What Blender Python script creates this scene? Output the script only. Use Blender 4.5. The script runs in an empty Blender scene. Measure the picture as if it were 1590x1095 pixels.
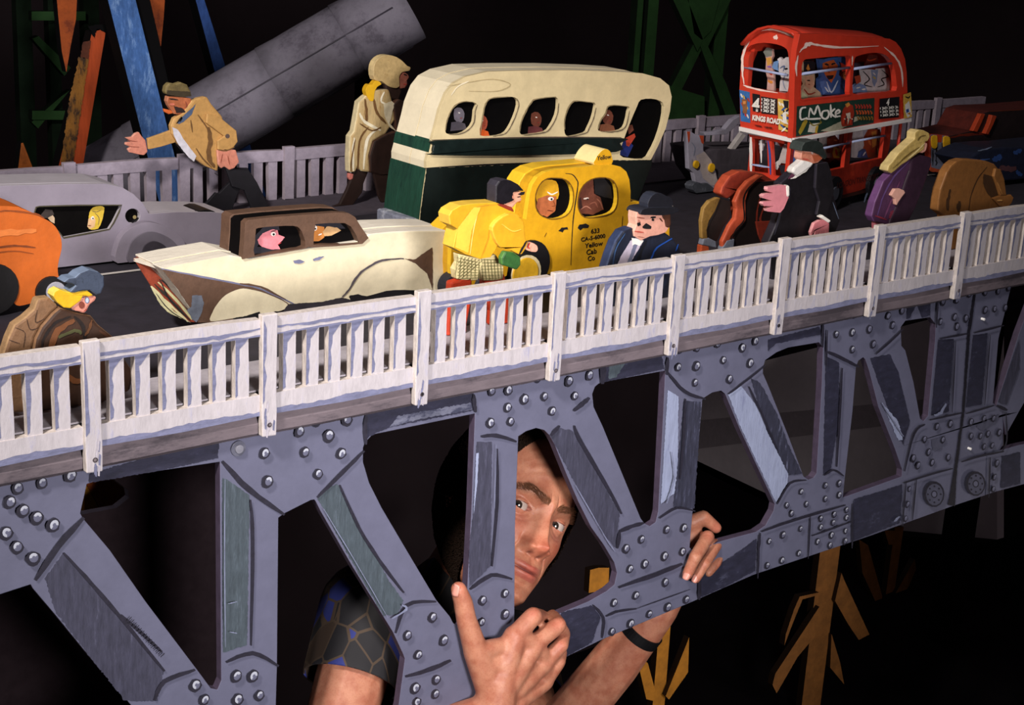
import bpy, bmesh, math, random
import numpy as np
from mathutils import Vector, Matrix
from mathutils.geometry import tessellate_polygon
random.seed(7)
SC = bpy.context.scene
COL = SC.collection
V = Vector
# ------------------------------------------------------------------ camera
W, H = 1590, 1095
FPX, PIT, ROLL, TH = 2500.6, 0.293757, 0.0521707, 0.887367
CAM = V((-.6307, -1.4325, 1.9157))
f0 = V((math.cos(TH), math.sin(TH), 0)); zz = V((0, 0, 1))
FW = f0*math.cos(PIT) - zz*math.sin(PIT)
r0 = f0.cross(zz); u0 = r0.cross(FW)
RT = r0*math.cos(ROLL) + u0*math.sin(ROLL)
UP = u0*math.cos(ROLL) - r0*math.sin(ROLL)
cd = bpy.data.cameras.new('camera'); cam = bpy.data.objects.new('camera', cd); COL.objects.link(cam)
m = Matrix((RT, UP, -FW)).transposed().to_4x4(); m.translation = CAM
cam.matrix_world = m
cd.sensor_width = 36; cd.lens = 36*FPX/W; cd.clip_start = .05; cd.clip_end = 60
SC.camera = cam
# ------------------------------------------------------------------ world, lamps, exposure
wd = bpy.data.worlds.new('studio'); SC.world = wd; wd.use_nodes = True
wd.node_tree.nodes['Background'].inputs[0].default_value = (.62, .52, .56, 1)
wd.node_tree.nodes['Background'].inputs[1].default_value = .09
def lamp(name, loc, target, size, power, col, spread=180):
    l = bpy.data.lights.new(name, 'AREA'); l.shape = 'DISK'; l.size = size; l.energy = power; l.color = col
    l.spread = math.radians(spread)
    o = bpy.data.objects.new(name, l); COL.objects.link(o); o.location = loc
    o.rotation_euler = (V(target)-V(loc)).to_track_quat('-Z', 'Y').to_euler()
    return o
lamp('key_flash', (-1.35, -.95, 3.15), (.6, .25, 1.35), .30, 12.5, (1, .93, .86), 60)
lamp('fill_flash', (-.2, -2.15, 1.8), (.55, .2, 1.15), .5, 8, (1, .95, .93), 52)
lamp('low_flash', (2.3, -1.6, .55), (1.55, .8, .45),   .5, 1.7, (1, .92, .85), 45)
SC.view_settings.view_transform = 'Standard'; SC.view_settings.look = 'None'
SC.view_settings.exposure = -0.12; SC.view_settings.gamma = 1; SC.view_settings.use_curve_mapping = False
# ------------------------------------------------------------------ unprojection onto real planes
DECK = 1.362
def ray(x, y): return FW + RT*((x-W/2)/FPX) - UP*((y-H/2)/FPX)
def onY(x, y, Y=0.0):
    d = ray(x, y); return CAM + d*((Y-CAM.y)/d.y)
def onZ(x, y, z):
    d = ray(x, y); return CAM + d*((z-CAM.z)/d.z)
def dep(x, y, D): return CAM + ray(x, y)*D
def Tz(ox, oy, s):
    def g(t):
        if isinstance(t, str): t = [tuple(map(float, q.split(','))) for q in t.split()]
        return [(ox+a/s, oy+b/s) for a, b in t]
    return g
ID = Tz(0, 0, 1); Z1 = Tz(0, 0, 3.65); Z2 = Tz(380, 0, 3.65); Z3 = Tz(0, 250, 3.65); Z4 = Tz(180, 280, 3.65)
Z5 = Tz(580, 90, 2.92); Z6 = Tz(680, 220, 3.65); ZB = Tz(1130, 20, 4.867); ZC = Tz(1050, 180, 4.867); ZD = Tz(1290, 150, 4.867)
TA = Tz(0, 660, 2.518); TB = Tz(400, 620, 2.305); TC = Tz(680, 660, 2.518); TD = Tz(1000, 500, 3.129); TE = Tz(1240, 420, 2.737)
TF = Tz(900, 760, 2.304); T7 = Tz(780, 340, 3.65); T8 = Tz(1180, 300, 3.53); T6 = Tz(380, 400, 3.65)
class Pl:
    """vertical plane through p at heading a; u runs along it, v is height, d is depth behind it"""
    def __init__(s, p, a=0.0):
        s.p = V(p); s.t = V((math.cos(a), math.sin(a), 0)); s.n = V((-math.sin(a), math.cos(a), 0))
        if s.n.dot(FW) < 0: s.n = -s.n
    def uv(s, x, y):
        d = ray(x, y); q = CAM + d*((s.p-CAM).dot(s.n)/d.dot(s.n)); return ((q-s.p).dot(s.t), q.z)
    def w(s, u, v, d=0.0): 
        r = s.p + s.t*u + s.n*d; r.z = v; return r
    def px(s, x, y, d=0.0):
        u, v = s.uv(x, y); return s.w(u, v, d)
def PY(Y): return Pl((0, Y, 0))
# ------------------------------------------------------------------ materials
def lin(h):
    h = h.lstrip('#'); c = [int(h[i:i+2], 16)/255 for i in (0, 2, 4)]
    return tuple(x/12.92 if x <= .04045 else ((x+.055)/1.055)**2.4 for x in c) + (1,)
MATS = {}
def paint(hexa, var=.22, rough=.55, sc=60, streak=(1, 1, 1), bump=.25, spec=.35, hex2=None, amt=.5, name=None):
    key = (hexa, var, rough, sc, streak, bump, hex2, amt)
    if key in MATS: return MATS[key]
    m = bpy.data.materials.new(name or 'paint_'+hexa); m.use_nodes = True; nt = m.node_tree; N = nt.nodes; L = nt.links
    b = N['Principled BSDF']; b.inputs['Roughness'].default_value = rough; b.inputs['Specular IOR Level'].default_value = spec
    tc = N.new('ShaderNodeTexCoord'); mp = N.new('ShaderNodeMapping'); mp.inputs['Scale'].default_value = streak
    L.new(tc.outputs['Object'], mp.inputs[0])
    n1 = N.new('ShaderNodeTexNoise'); n1.inputs['Scale'].default_value = sc; n1.inputs['Detail'].default_value = 6; n1.inputs['Roughness'].default_value = .7
    L.new(mp.outputs[0], n1.inputs[0])
    c = lin(hexa); mx = N.new('ShaderNodeMix'); mx.data_type = 'RGBA'; rp = N.new('ShaderNodeValToRGB')
    rp.color_ramp.elements[0].position = .35; rp.color_ramp.elements[1].position = .68
    L.new(n1.outputs[0], rp.inputs[0]); L.new(rp.outputs[0], mx.inputs[0])
    mx.inputs[6].default_value = tuple(x*(1-var) for x in c[:3])+(1,)
    mx.inputs[7].default_value = tuple(min(1, x*(1+var*.55)) for x in c[:3])+(1,)
    out = mx.outputs[2]
    if hex2:
        n2 = N.new('ShaderNodeTexNoise'); n2.inputs['Scale'].default_value = sc*.5; n2.inputs['Detail'].default_value = 8; n2.inputs['Roughness'].default_value = .75
        L.new(mp.outputs[0], n2.inputs[0]); r2 = N.new('ShaderNodeValToRGB')
        r2.color_ramp.elements[0].position = 1-amt-.06; r2.color_ramp.elements[1].position = 1-amt+.06
        L.new(n2.outputs[0], r2.inputs[0]); m2 = N.new('ShaderNodeMix'); m2.data_type = 'RGBA'
        L.new(r2.outputs[0], m2.inputs[0]); L.new(out, m2.inputs[6]); m2.inputs[7].default_value = lin(hex2); out = m2.outputs[2]
    L.new(out, b.inputs['Base Color'])
    if bump:
        bp = N.new('ShaderNodeBump'); bp.inputs['Strength'].default_value = bump; bp.inputs['Distance'].default_value = .002
        L.new(n1.outputs[0], bp.inputs['Height']); L.new(bp.outputs[0], b.inputs['Normal'])
    MATS[key] = m; return m
def M(x): return paint(x) if isinstance(x, str) else x
# ------------------------------------------------------------------ object helpers
def link(name, me, parent=None, mats=(), kind=None):
    o = bpy.data.objects.new(name, me); COL.objects.link(o)
    for a in mats: me.materials.append(M(a))
    if parent is not None: o.parent = parent
    if kind: o['kind'] = kind
    return o
def base(o):
    b = V((0, 0, 0))
    while o is not None: b += V(o.location); o = o.parent
    return b
def thing(name, label, cat, loc, group=None):
    o = bpy.data.objects.new(name, None); COL.objects.link(o); o.location = loc; o.empty_display_size = .02
    o['label'] = label; o['category'] = cat
    if group: o['group'] = group
    return o
def tag(o, label, cat, group=None):
    o['label'] = label; o['category'] = cat
    if group: o['group'] = group
    return o
def area(p): return .5*sum(p[i-1][0]*p[i][1]-p[i][0]*p[i-1][1] for i in range(len(p)))
def cr(p, n=4):
    """closed Catmull-Rom through p"""
    o = []; k = len(p)
    for i in range(k):
        a, b, c, d = p[i-1], p[i], p[(i+1) % k], p[(i+2) % k]
        for j in range(n):
            t = j/n
            o.append(tuple(.5*((2*b[q])+(-a[q]+c[q])*t+(2*a[q]-5*b[q]+4*c[q]-d[q])*t*t+(-a[q]+3*b[q]-3*c[q]+d[q])*t**3) for q in (0, 1)))
    return o
def crl(p, n=4):
    o = []; k = len(p)
    for i in range(k-1):
        a, b, c, d = p[max(i-1, 0)], p[i], p[i+1], p[min(i+2, k-1)]
        for j in range(n):
            t = j/n
            o.append(tuple(.5*((2*b[q])+(-a[q]+c[q])*t+(2*a[q]-5*b[q]+4*c[q]-d[q])*t*t+(-a[q]+3*b[q]-3*c[q]+d[q])*t**3) for q in (0, 1)))
    o.append(tuple(p[-1])); return o
def prism_mesh(outer, holes, w3, d0, d1, off, mids=()):
    """outer/holes in plane uv; extruded from depth d0 to d1. faces: front, back material 0, sides material 1"""
    outer = list(outer)
    if area(outer) < 0: outer.reverse()
    hs = []
    for h in holes:
        h = list(h)
        if area(h) > 0: h.reverse()
        hs.append(h)
    loops = [outer]+hs; tris = tessellate_polygon([[V((a, b, 0)) for a, b in l] for l in loops])
    flat = [q for l in loops for q in l]; n = len(flat)
    vs = [w3(a, b, d0)-off for a, b in flat]+[w3(a, b, d1)-off for a, b in flat]
    fs = []; mi = []
    for t in tris:
        a, b, c = (flat[i] for i in t)
        ar = (b[0]-a[0])*(c[1]-a[1])-(c[0]-a[0])*(b[1]-a[1])
        if abs(ar) < 1e-14: continue
        t = tuple(t) if ar > 0 else tuple(reversed(t))
        fs.append(t); mi.append(0); fs.append(tuple(n+i for i in reversed(t))); mi.append(0)
    k = 0
    for l in loops:
        for i in range(len(l)):
            a, b = k+i, k+(i+1) % len(l); fs.append((a, n+a, n+b, b)); mi.append(1)
        k += len(l)
    me = bpy.data.meshes.new('m'); me.from_pydata([tuple(v) for v in vs], [], fs)
    # side quads orientation and smoothing left to normals recalculation
    bm = bmesh.new(); bm.from_mesh(me); bmesh.ops.recalc_face_normals(bm, faces=bm.faces)
    for f, k in zip(bm.faces, mi): f.material_index = k
    bm.to_mesh(me); bm.free()
    return me
CLAMP = -9
def prism(name, outer, pl, d0, d1, mat, parent=None, holes=(), side=None, bev=0, uv=False, kind=None):
    """plate cut to an outline: pixel points land on plane pl (a real plane at its own distance), thickness d0..d1"""
    cv0 = (lambda l: list(l)) if uv else (lambda l: [pl.uv(x, y) for x, y in l])
    cv = (lambda l: [(a, max(b, CLAMP)) for a, b in cv0(l)])
    me = prism_mesh(cv(outer), [cv(h) for h in holes], pl.w, d0, d1, base(parent) if parent else V((0, 0, 0)))
    o = link(name, me, parent, (mat, side or mat), kind)
    if bev:
        b = o.modifiers.new('bevel', 'BEVEL'); b.width = bev; b.segments = 2; b.limit_method = 'ANGLE'; b.angle_limit = math.radians(50); b.use_clamp_overlap = True
    return o
class Deco:
    """flat paint marks (brush strokes, patches) lying on a plate"""
    def __init__(s, pl, d=-.0004, uv=False): s.pl = pl; s.d = d; s.v = []; s.f = []; s.mi = []; s.mats = []; s.k = 0; s.rnd = random.Random(3)
    def mi_(s, mat):
        mat = M(mat)
        if mat not in s.mats: s.mats.append(mat)
        return s.mats.index(mat)
    def raw(s, pts, mat):
        s.k += 1; d = s.d-.00006*s.k; tr = tessellate_polygon([[V((a, b, 0)) for a, b in pts]]); b0 = len(s.v)
        s.v += [s.pl.w(a, max(b, CLAMP), d) for a, b in pts]
        for t in tr: s.f.append(tuple(b0+i for i in t)); s.mi.append(s.mi_(mat))
        return s
    def poly(s, px, mat, jit=0, sm=0):
        if sm: px = cr(px, sm)
        if jit:
            o = []
            for i in range(len(px)):
                a, b = px[i], px[(i+1) % len(px)]; L = math.dist(a, b); n = max(1, int(L/2.5))
                for j in range(n):
                    t = j/n; o.append((a[0]+(b[0]-a[0])*t+s.rnd.uniform(-jit, jit), a[1]+(b[1]-a[1])*t+s.rnd.uniform(-jit, jit)))
            px = o
        return s.raw([s.pl.uv(*q) for q in px], mat)
    def stroke(s, px, w, mat, jit=.12, taper=.5, sm=4):
        """brush stroke of width w pixels"""
        p = crl(px, sm) if len(px) > 2 else [(px[0][0]+(px[1][0]-px[0][0])*t/6, px[0][1]+(px[1][1]-px[0][1])*t/6) for t in range(7)]
        n = len(p); L = []; R = []
        for i in range(n):
            a = p[max(i-1, 0)]; b = p[min(i+1, n-1)]; dx, dy = b[0]-a[0], b[1]-a[1]; l = math.hypot(dx, dy) or 1
            e = min(1, taper+(1-taper)*min(i, n-1-i)/(n*.25)) if taper < 1 else 1
            h = w/2*e*(1+s.rnd.uniform(-jit, jit)); h2 = w/2*e*(1+s.rnd.uniform(-jit, jit))
            L.append(s.pl.uv(p[i][0]-dy/l*h, p[i][1]+dx/l*h)); R.append(s.pl.uv(p[i][0]+dy/l*h2, p[i][1]-dx/l*h2))
        s.k += 1; d = s.d-.00006*s.k; b0 = len(s.v); q = s.mi_(mat)
        for a, b in zip(L, R): s.v += [s.pl.w(*a, d), s.pl.w(*b, d)]
        for i in range(n-1): s.f.append((b0+2*i, b0+2*i+1, b0+2*i+3, b0+2*i+2)); s.mi.append(q)
        return s
    def disc(s, c, r, mat, ry=None, n=14, jit=0):
        return s.poly([(c[0]+(r+s.rnd.uniform(-jit, jit))*math.cos(a*2*math.pi/n), c[1]+(ry or r)*math.sin(a*2*math.pi/n)) for a in range(n)], mat)
    def build(s, name, parent):
        off = base(parent) if parent else V((0, 0, 0)); me = bpy.data.meshes.new('d')
        me.from_pydata([tuple(v-off) for v in s.v], [], s.f)
        for f, k in zip(me.polygons, s.mi): f.material_index = k
        return link(name, me, parent, s.mats)
def box_bm(bm, x0, x1, y0, y1, z0, z1):
    vs = [bm.verts.new((x, y, z)) for x in (x0, x1) for y in (y0, y1) for z in (z0, z1)]
    for q in ((0, 1, 3, 2), (4, 6, 7, 5), (0, 4, 5, 1), (2, 3, 7, 6), (0, 2, 6, 4), (1, 5, 7, 3)): bm.faces.new([vs[i] for i in q])
def box(name, x0, x1, y0, y1, z0, z1, mat, parent=None, bev=0, kind=None):
    bm = bmesh.new(); o = base(parent) if parent else V((0, 0, 0))
    box_bm(bm, x0-o.x, x1-o.x, y0-o.y, y1-o.y, z0-o.z, z1-o.z); bmesh.ops.recalc_face_normals(bm, faces=bm.faces)
    me = bpy.data.meshes.new('b'); bm.to_mesh(me); bm.free()
    r = link(name, me, parent, (mat,), kind)
    if bev:
        b = r.modifiers.new('bevel', 'BEVEL'); b.width = bev; b.segments = 2
    return r
def circ(c, r, n=24, ry=None): return [(c[0]+r*math.cos(2*math.pi*i/n), c[1]+(ry or r)*math.sin(2*math.pi*i/n)) for i in range(n)]
def text(name, body, pl, px, py, size, mat, parent, d=-.0006, bold=0.0, xs=1.0, rot=0, d1=.0002):
    cu = bpy.data.curves.new('t', 'FONT'); cu.body = body; cu.size = size; cu.offset = bold; cu.extrude = .0001; cu.align_x = 'LEFT'; cu.space_line = .85
    o = bpy.data.objects.new('t', cu); COL.objects.link(o); dg = bpy.context.evaluated_depsgraph_get()
    me = bpy.data.meshes.new_from_object(o.evaluated_get(dg)); bpy.data.objects.remove(o)
    u, v = pl.uv(px, py); off = base(parent); c, s = math.cos(rot), math.sin(rot)
    for q in me.vertices:
        a, b = q.co.x*xs, q.co.y; q.co = pl.w(u+a*c-b*s, v+a*s+b*c, d-q.co.z)-off
    me.materials.clear()
    return link(name, me, parent, (mat,))
def tube_mesh(pts, rad, n=12, cap=True):
    bm = bmesh.new(); rings = []
    for i, p in enumerate(pts):
        a = V(pts[max(i-1, 0)]); b = V(pts[min(i+1, len(pts)-1)]); t = (b-a).normalized(); x = t.orthogonal().normalized()
        if i and abs(t.dot(px_)) < .99: x = (px_-t*px_.dot(t)).normalized()
        px_ = x; y = t.cross(x); r = rad[i] if hasattr(rad, '__len__') else rad
        rings.append([bm.verts.new(V(p)+(x*math.cos(k*2*math.pi/n)+y*math.sin(k*2*math.pi/n))*r) for k in range(n)])
    for a, b in zip(rings, rings[1:]):
        for k in range(n): bm.faces.new((a[k], a[(k+1) % n], b[(k+1) % n], b[k]))
    if cap: bm.faces.new(rings[0][::-1]); bm.faces.new(rings[-1])
    for f in bm.faces: f.smooth = len(f.verts) == 4
    bmesh.ops.recalc_face_normals(bm, faces=bm.faces)
    return bm
def tube(name, pts, rad, mat, parent=None, n=12):
    off = base(parent) if parent else V((0, 0, 0)); bm = tube_mesh([V(p)-off for p in pts], rad, n)
    me = bpy.data.meshes.new('t'); bm.to_mesh(me); bm.free(); return link(name, me, parent, (mat,))
def wheel(parent, pl, x, y, r, d0, d1, tyre='16151a', hub=None, hr=.6):
    """toy wheel standing on the road under pixel column x"""
    u, v = pl.uv(x, y); v = DECK+r
    o = prism('wheel', circ((u, v), r, 24), pl, d0, d1, tyre, parent, uv=True, bev=r*.12)
    if hub: prism('hub', circ((u, v), r*hr, 20), pl, d0-.003, d0, hub, parent, uv=True, bev=.001)
    return o
# ------------------------------------------------------------------ setting
BLK = paint('0c0b0d', .2, .9, 8, bump=0, spec=.1); DUSK = paint('54494c', .1, 1, 3, bump=0, spec=0)
box('floor', -4, 8, -4, 6.2, -.05, 0, paint('1c181b', .3, 1, 4, bump=0, spec=0), kind='structure')
box('wall_back', -4, 8, 6.0, 6.1, 0, 5, DUSK, kind='structure')
box('wall_right', 7.9, 8, -4, 6, 0, 5, DUSK, kind='structure')

# ---- road deck
GREYLED = paint('6f646b', .3, .7, 40, (.3, 1, 1), .5, hex2='463f46', amt=.45)
deck = thing('bridge_deck', 'dark toy roadway with grey sidewalks running along the top of the bridge', 'road', (.9, .45, 1.335))
box('roadbed', -.7, 3.2, .012, .90, 1.335, DECK-.003, paint('2b2832', .3, .75, 30, bump=.3), deck)
sw = box('sidewalk', -.7, 3.2, .0122, .105, DECK-.002, DECK, paint('a09aa2', .2, .8, 50, bump=.3), deck)
box('sidewalk', -.7, 3.2, .72, .90, DECK-.0029, DECK, paint('4a434d', .2, .8, 50, bump=.3), deck)
for i in range(-3, 11):
    a = .245+i*.245; 
    box('lane_line', a, a+.10, .545, .552, DECK-.002, DECK-.0015, 'cfc9c4', deck)
# ledge under the railing: upper board and bevelled lower board
def profile(name, prof, x0, x1, mat, parent):
    off = base(parent); bm = bmesh.new(); n = len(prof); k = 40
    rg = [[bm.verts.new(V((x0+(x1-x0)*i/k, a+math.sin(i*1.7)*.0005, b+math.sin(i*2.3)*.0006))-off) for a, b in prof] for i in range(k+1)]
    for A, B in zip(rg, rg[1:]):
        for j in range(n): bm.faces.new((A[j], A[(j+1) % n], B[(j+1) % n], B[j]))
    bm.faces.new(rg[0]); bm.faces.new(rg[-1][::-1]); bmesh.ops.recalc_face_normals(bm, faces=bm.faces)
    me = bpy.data.meshes.new('p'); bm.to_mesh(me); bm.free(); return link(name, me, parent, (mat,))
# ---- railings
RW = paint('cdc6cc', .16, .6, 90, (.5, 1, .35), .5, hex2='a9a6bb', amt=.40)
RW2 = paint('aea8ae', .14, .6, 120, (1, 1, .3), .5, hex2='9896ac', amt=.38)
RB = paint('6d6f8c', .25, .7, 140, (.4, 1, 1), .5)
RB2 = paint('8f90aa', .25, .7, 140, (.4, 1, 1), .5)
BRN = paint('5c4a44', .3, .8, 60)
def wavy(n, f): return [f(i/n) for i in range(n+1)]
def bal_mesh(seed, w, z0, z1, th, mats, marks=True):
    r = random.Random(seed); me_pts = []
    for t in (0, .33, .66, 1): me_pts.append((-w/2+r.uniform(-.0006, .0006), z0+(z1-z0)*t))
    for t in (1, .66, .33, 0): me_pts.append((w/2+r.uniform(-.0006, .0006), z0+(z1-z0)*t))
    me = prism_mesh(me_pts, [], lambda a, b, d: V((a, d, b)), 0, th, V((0, 0, 0)))
    bm = bmesh.new(); bm.from_mesh(me)
    if marks:
        def pol(p, k, e):
            f = bm.faces.new([bm.verts.new((a, e, b)) for a, b in p]); f.material_index = k; f.normal_update()
            if f.normal.y > 0: f.normal_flip()
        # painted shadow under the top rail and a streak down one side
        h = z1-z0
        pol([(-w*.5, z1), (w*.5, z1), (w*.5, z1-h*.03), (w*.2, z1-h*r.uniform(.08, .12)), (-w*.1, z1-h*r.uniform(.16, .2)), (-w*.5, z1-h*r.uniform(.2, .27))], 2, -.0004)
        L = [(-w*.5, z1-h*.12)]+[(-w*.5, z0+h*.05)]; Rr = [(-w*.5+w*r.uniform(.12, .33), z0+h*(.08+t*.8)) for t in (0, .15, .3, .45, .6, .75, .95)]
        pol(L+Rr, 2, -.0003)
        
    bm.to_mesh(me); bm.free()
    for a in mats: me.materials.append(a)
    return me
ZT, ZR1, ZR0, ZB1, ZB0, ZTAIL = 1.450, 1.4455, 1.4265, 1.3605, 1.3365, 1.3135
def railing(name, label, Y, X0, n, pitch, front, side, shad, near):
    root = thing(name, label, 'railing', (X0, Y, ZTAIL if near else DECK))
    off = V(root.location); w = .0158; th = .009
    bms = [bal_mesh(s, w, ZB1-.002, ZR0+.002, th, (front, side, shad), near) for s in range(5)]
    rr = random.Random(11)
    for i in range(n):
        x = X0+i*pitch; xn = x+pitch
        # post with its long tail
        zt = ZT+rr.uniform(-.0015, .0015); zl = ZTAIL+rr.uniform(-.002, .002) if near else DECK+.0004
        P = [(x-.0095, zt), (x+.0095, zt), (x+.009, zt-.03), (x+.0085, 1.36), (x+.0095, 1.345), (x+.009, zl), (x-.0095, zl+.001), (x-.009, 1.345), (x-.0085, 1.36), (x-.009, zt-.03)]
        # (outline ordered around the post)
        P = [(x-.0095, zt), (x+.0095, zt), (x+.009, zt-.03), (x+.0085, 1.372), (x+.0092, 1.345), (x+.0085, zl), (x-.0085, zl+.001), (x-.0092, 1.345), (x-.0085, 1.372), (x-.009, zt-.03)]
        po = prism('post', P, PY(Y), -.007, .0022, front, root, uv=True, side=side, bev=.0012)
        if near:
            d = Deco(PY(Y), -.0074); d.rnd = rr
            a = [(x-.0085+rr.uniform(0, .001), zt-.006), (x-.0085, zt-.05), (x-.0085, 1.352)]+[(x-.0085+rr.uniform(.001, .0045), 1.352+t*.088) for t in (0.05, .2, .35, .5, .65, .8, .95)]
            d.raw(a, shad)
            for k in range(7):
                zc = rr.uniform(zl+.002, 1.352); xc = x+rr.uniform(-.006, .005)
                d.raw([(xc-.0012, zc-.006), (xc+.0006, zc-.007), (xc+.0016, zc+.004), (xc, zc+.006), (xc-.001, zc+.001)], shad if k % 3 else paint('a9a3ae'))
            d.raw(circ((x+rr.uniform(-.001, .001), zl+.014), .0028, 12), '3a3338'); d.raw(circ((x+.0002, zl+.0142), .0016, 10), '6d6468' if i % 3 else '17141a')
            ob = d.build('brushwork', po); 
        for k in range(1, 7):
            me = bms[rr.randrange(5)]; b = bpy.data.objects.new('baluster', me); COL.objects.link(b); b.parent = root
            b.location = V((x+k*pitch/7+rr.uniform(-.0008, .0008), Y+.0005, 0))-V((off.x, off.y, off.z))
        sag = rr.uniform(-.001, .001)
        tr = [(x+.008, ZR0)]+[(x+.008+(pitch-.016)*t, ZR0+sag*math.sin(math.pi*t)) for t in (.25, .5, .75)]+[(xn-.008, ZR0), (xn-.008, ZR1-.001)]+[(x+.008+(pitch-.016)*t, ZR1+sag*math.sin(math.pi*t)) for t in (.75, .5, .25)]+[(x+.008, ZR1)]
        t_ = prism('top_rail', tr, PY(Y), -.0015, .0105, front, root, uv=True, side=side, bev=.0015)
        br = [(x+.008, ZB0), (x+pitch*.5, ZB0-.0012), (xn-.008, ZB0+.001), (xn-.008, ZB1), (x+.008, ZB1)]
        b_ = prism('bottom_rail', br, PY(Y), -.001, .0095, front, root, uv=True, side=side, bev=.001)
        if near:
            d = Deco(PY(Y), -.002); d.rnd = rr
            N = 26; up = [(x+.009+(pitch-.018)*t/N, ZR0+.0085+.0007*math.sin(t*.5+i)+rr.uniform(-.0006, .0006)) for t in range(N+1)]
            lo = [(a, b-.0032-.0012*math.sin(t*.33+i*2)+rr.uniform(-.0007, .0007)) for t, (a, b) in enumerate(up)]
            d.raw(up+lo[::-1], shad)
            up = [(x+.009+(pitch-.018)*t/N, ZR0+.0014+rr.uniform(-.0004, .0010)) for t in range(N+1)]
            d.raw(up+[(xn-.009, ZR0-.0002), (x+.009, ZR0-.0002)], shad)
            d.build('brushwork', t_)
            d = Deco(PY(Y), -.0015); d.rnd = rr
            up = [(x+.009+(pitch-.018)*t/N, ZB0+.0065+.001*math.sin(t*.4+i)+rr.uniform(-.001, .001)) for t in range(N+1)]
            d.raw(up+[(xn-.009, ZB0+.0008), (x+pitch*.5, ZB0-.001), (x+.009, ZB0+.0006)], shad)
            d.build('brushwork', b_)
        elif i % 1 == 0: pass
    return root
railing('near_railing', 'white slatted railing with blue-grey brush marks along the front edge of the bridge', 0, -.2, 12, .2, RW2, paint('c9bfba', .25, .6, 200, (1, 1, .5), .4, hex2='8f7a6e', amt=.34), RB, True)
FR = paint('9a90a0', .2, .7, 60, bump=.3); 
railing('far_railing', 'dull grey slatted railing along the far side of the road behind the vehicles', .87, -.218, 15, .192, FR, paint('a79ba6', .2), FR, False)
# ------------------------------------------------------------------ truss girder, cut from plywood and painted with plates and rivets
TY = .0145; TP = PY(TY)
BL = paint('5b5c72', .10, .6, 26, (1, 1, 1), .25)
SL = paint('414b54', .28, .7, 120, (1.6, 1, .35), .5, hex2='505a66', amt=.38)
SLD = paint('3b3b4d', .35, .7, 110, (1.6, 1, .3), .5, hex2='55566c', amt=.34)
NV = paint('262639', .3, .7, 100, (.5, 1, 1), .4, hex2='44465c', amt=.36)
LN = paint('22202e', .3, .65, 120, bump=.3)
LB = paint('8f97b4', .18, .6, 110, (1.6, 1, .3), .4, hex2='747a98', amt=.4)
ED = paint('43384b', .25, .7, 60)
truss = thing('bridge_truss', 'blue-grey plywood bridge truss with painted plates and rivets under the road', 'bridge', (.9, TY, .7))
zt_ = 1.3335
profile('ledge_board', [(.0105, 1.350), (.0115, 1.350), (.0115, 1.3345), (.0105, 1.3345)], -.7, 3.2, paint('3c3439', .3, .7, 40, (.3, 1, 1), .5), truss)  # dark colour puts the shadow under the rail onto this board
profile('ledge_moulding', [(.009, 1.3344), (.0138, 1.3344), (.0138, 1.309), (.0125, 1.309), (.004, 1.315), (.003, 1.326)], -.7, 3.2, GREYLED, truss)

ua = TP.uv(-60, 1600); uz = TP.uv(1700, 720)
outer = [(-.45, zt_), (2.6, zt_)]
bot = [TP.uv(*q) for q in [(1700, 722), (1583, 754), (1546, 764), (1480, 786), (1350, 833), (1170, 893), (1077, 934), (934, 994), (882, 1019), (820, 1052), (700, 1120), (500, 1245), (300, 1380), (-60, 1640)]]
outer = [(bot[-1][0], zt_), (bot[0][0]+.25, zt_), (bot[0][0]+.25, bot[0][1])]+bot
holes = [
 ID("47.7,908 51,914 85,954 143,1025 205,1097 238,1132 230,1155 -45,1345 -45,938"),
 ID("135,752 157,745 341.5,717.6 342.5,900 343.5,1057 337.6,1071 327.6,1069 303.8,1037 226,934 170.8,854.6 129,805 125,797 128,783 131,771"),
 TB("75,425 95,410 190,362 203,360 208,366 225,400 340,600 485,835 522,915 527,930 505,1095 490,1160")+ID("600,1160 440,1222 425,1206")+TB("66,1095 70,960"),
 ID("567,687 578,675.5 737.5,642.5 732,793 726,906 724,955 715,974 704,968 699,958 677.6,932 634,858.6 593,789 573.5,750 564,717.6 564,696"),
 ID("805,678 817,670 833,665 845,668 853,676 861,690 879,735 898,779 918,819 938,847 954,874 958,890 954,908 942,918 914,934 871,952 812,984 799,972 799,934 800,819"),
 ID("920,612 924,601 930,596 945,592 1033,576 1030,640 1022,795 1018,811 1009,817 1001,813 995,805 936,662 922,632"),
 ID("1092.7,618 1105.5,610 1120,607 1126,612 1150,669 1203,783 1201,794 1188.6,816 1174,826 1121,840 1076,856 1071,850 1076.7,784 1091,621"),
 ID("1185,572 1188.6,559 1204.5,548 1224,540 1272,532 1278,540 1276,600 1268,735 1263,742 1256,745 1248,740 1224,676 1192,596 1185,580"),
 ID("1329.5,570 1333,560.6 1340.5,555 1344,559 1350,577 1364,632 1390,698 1401,730 1400,740 1309,772.6 1313,734 1324,639"),
 ID("1399,508 1406,498.5 1444.6,493 1453,504 1452,530 1441,646 1434,654 1429,650 1419,595 1406,544 1400,537"),
 ID("1571,442 1563,475 1550.6,526 1542,626 1547,630 1582,519 1612,440"),
 ID("1558,650 1558,690 1552,699.5 1583,691 1690,670 1690,470 1640,540 1582,640 1562,676")]
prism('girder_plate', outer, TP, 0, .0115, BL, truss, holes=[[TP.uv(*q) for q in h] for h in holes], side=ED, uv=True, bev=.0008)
D = Deco(TP, -.0004)
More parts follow.
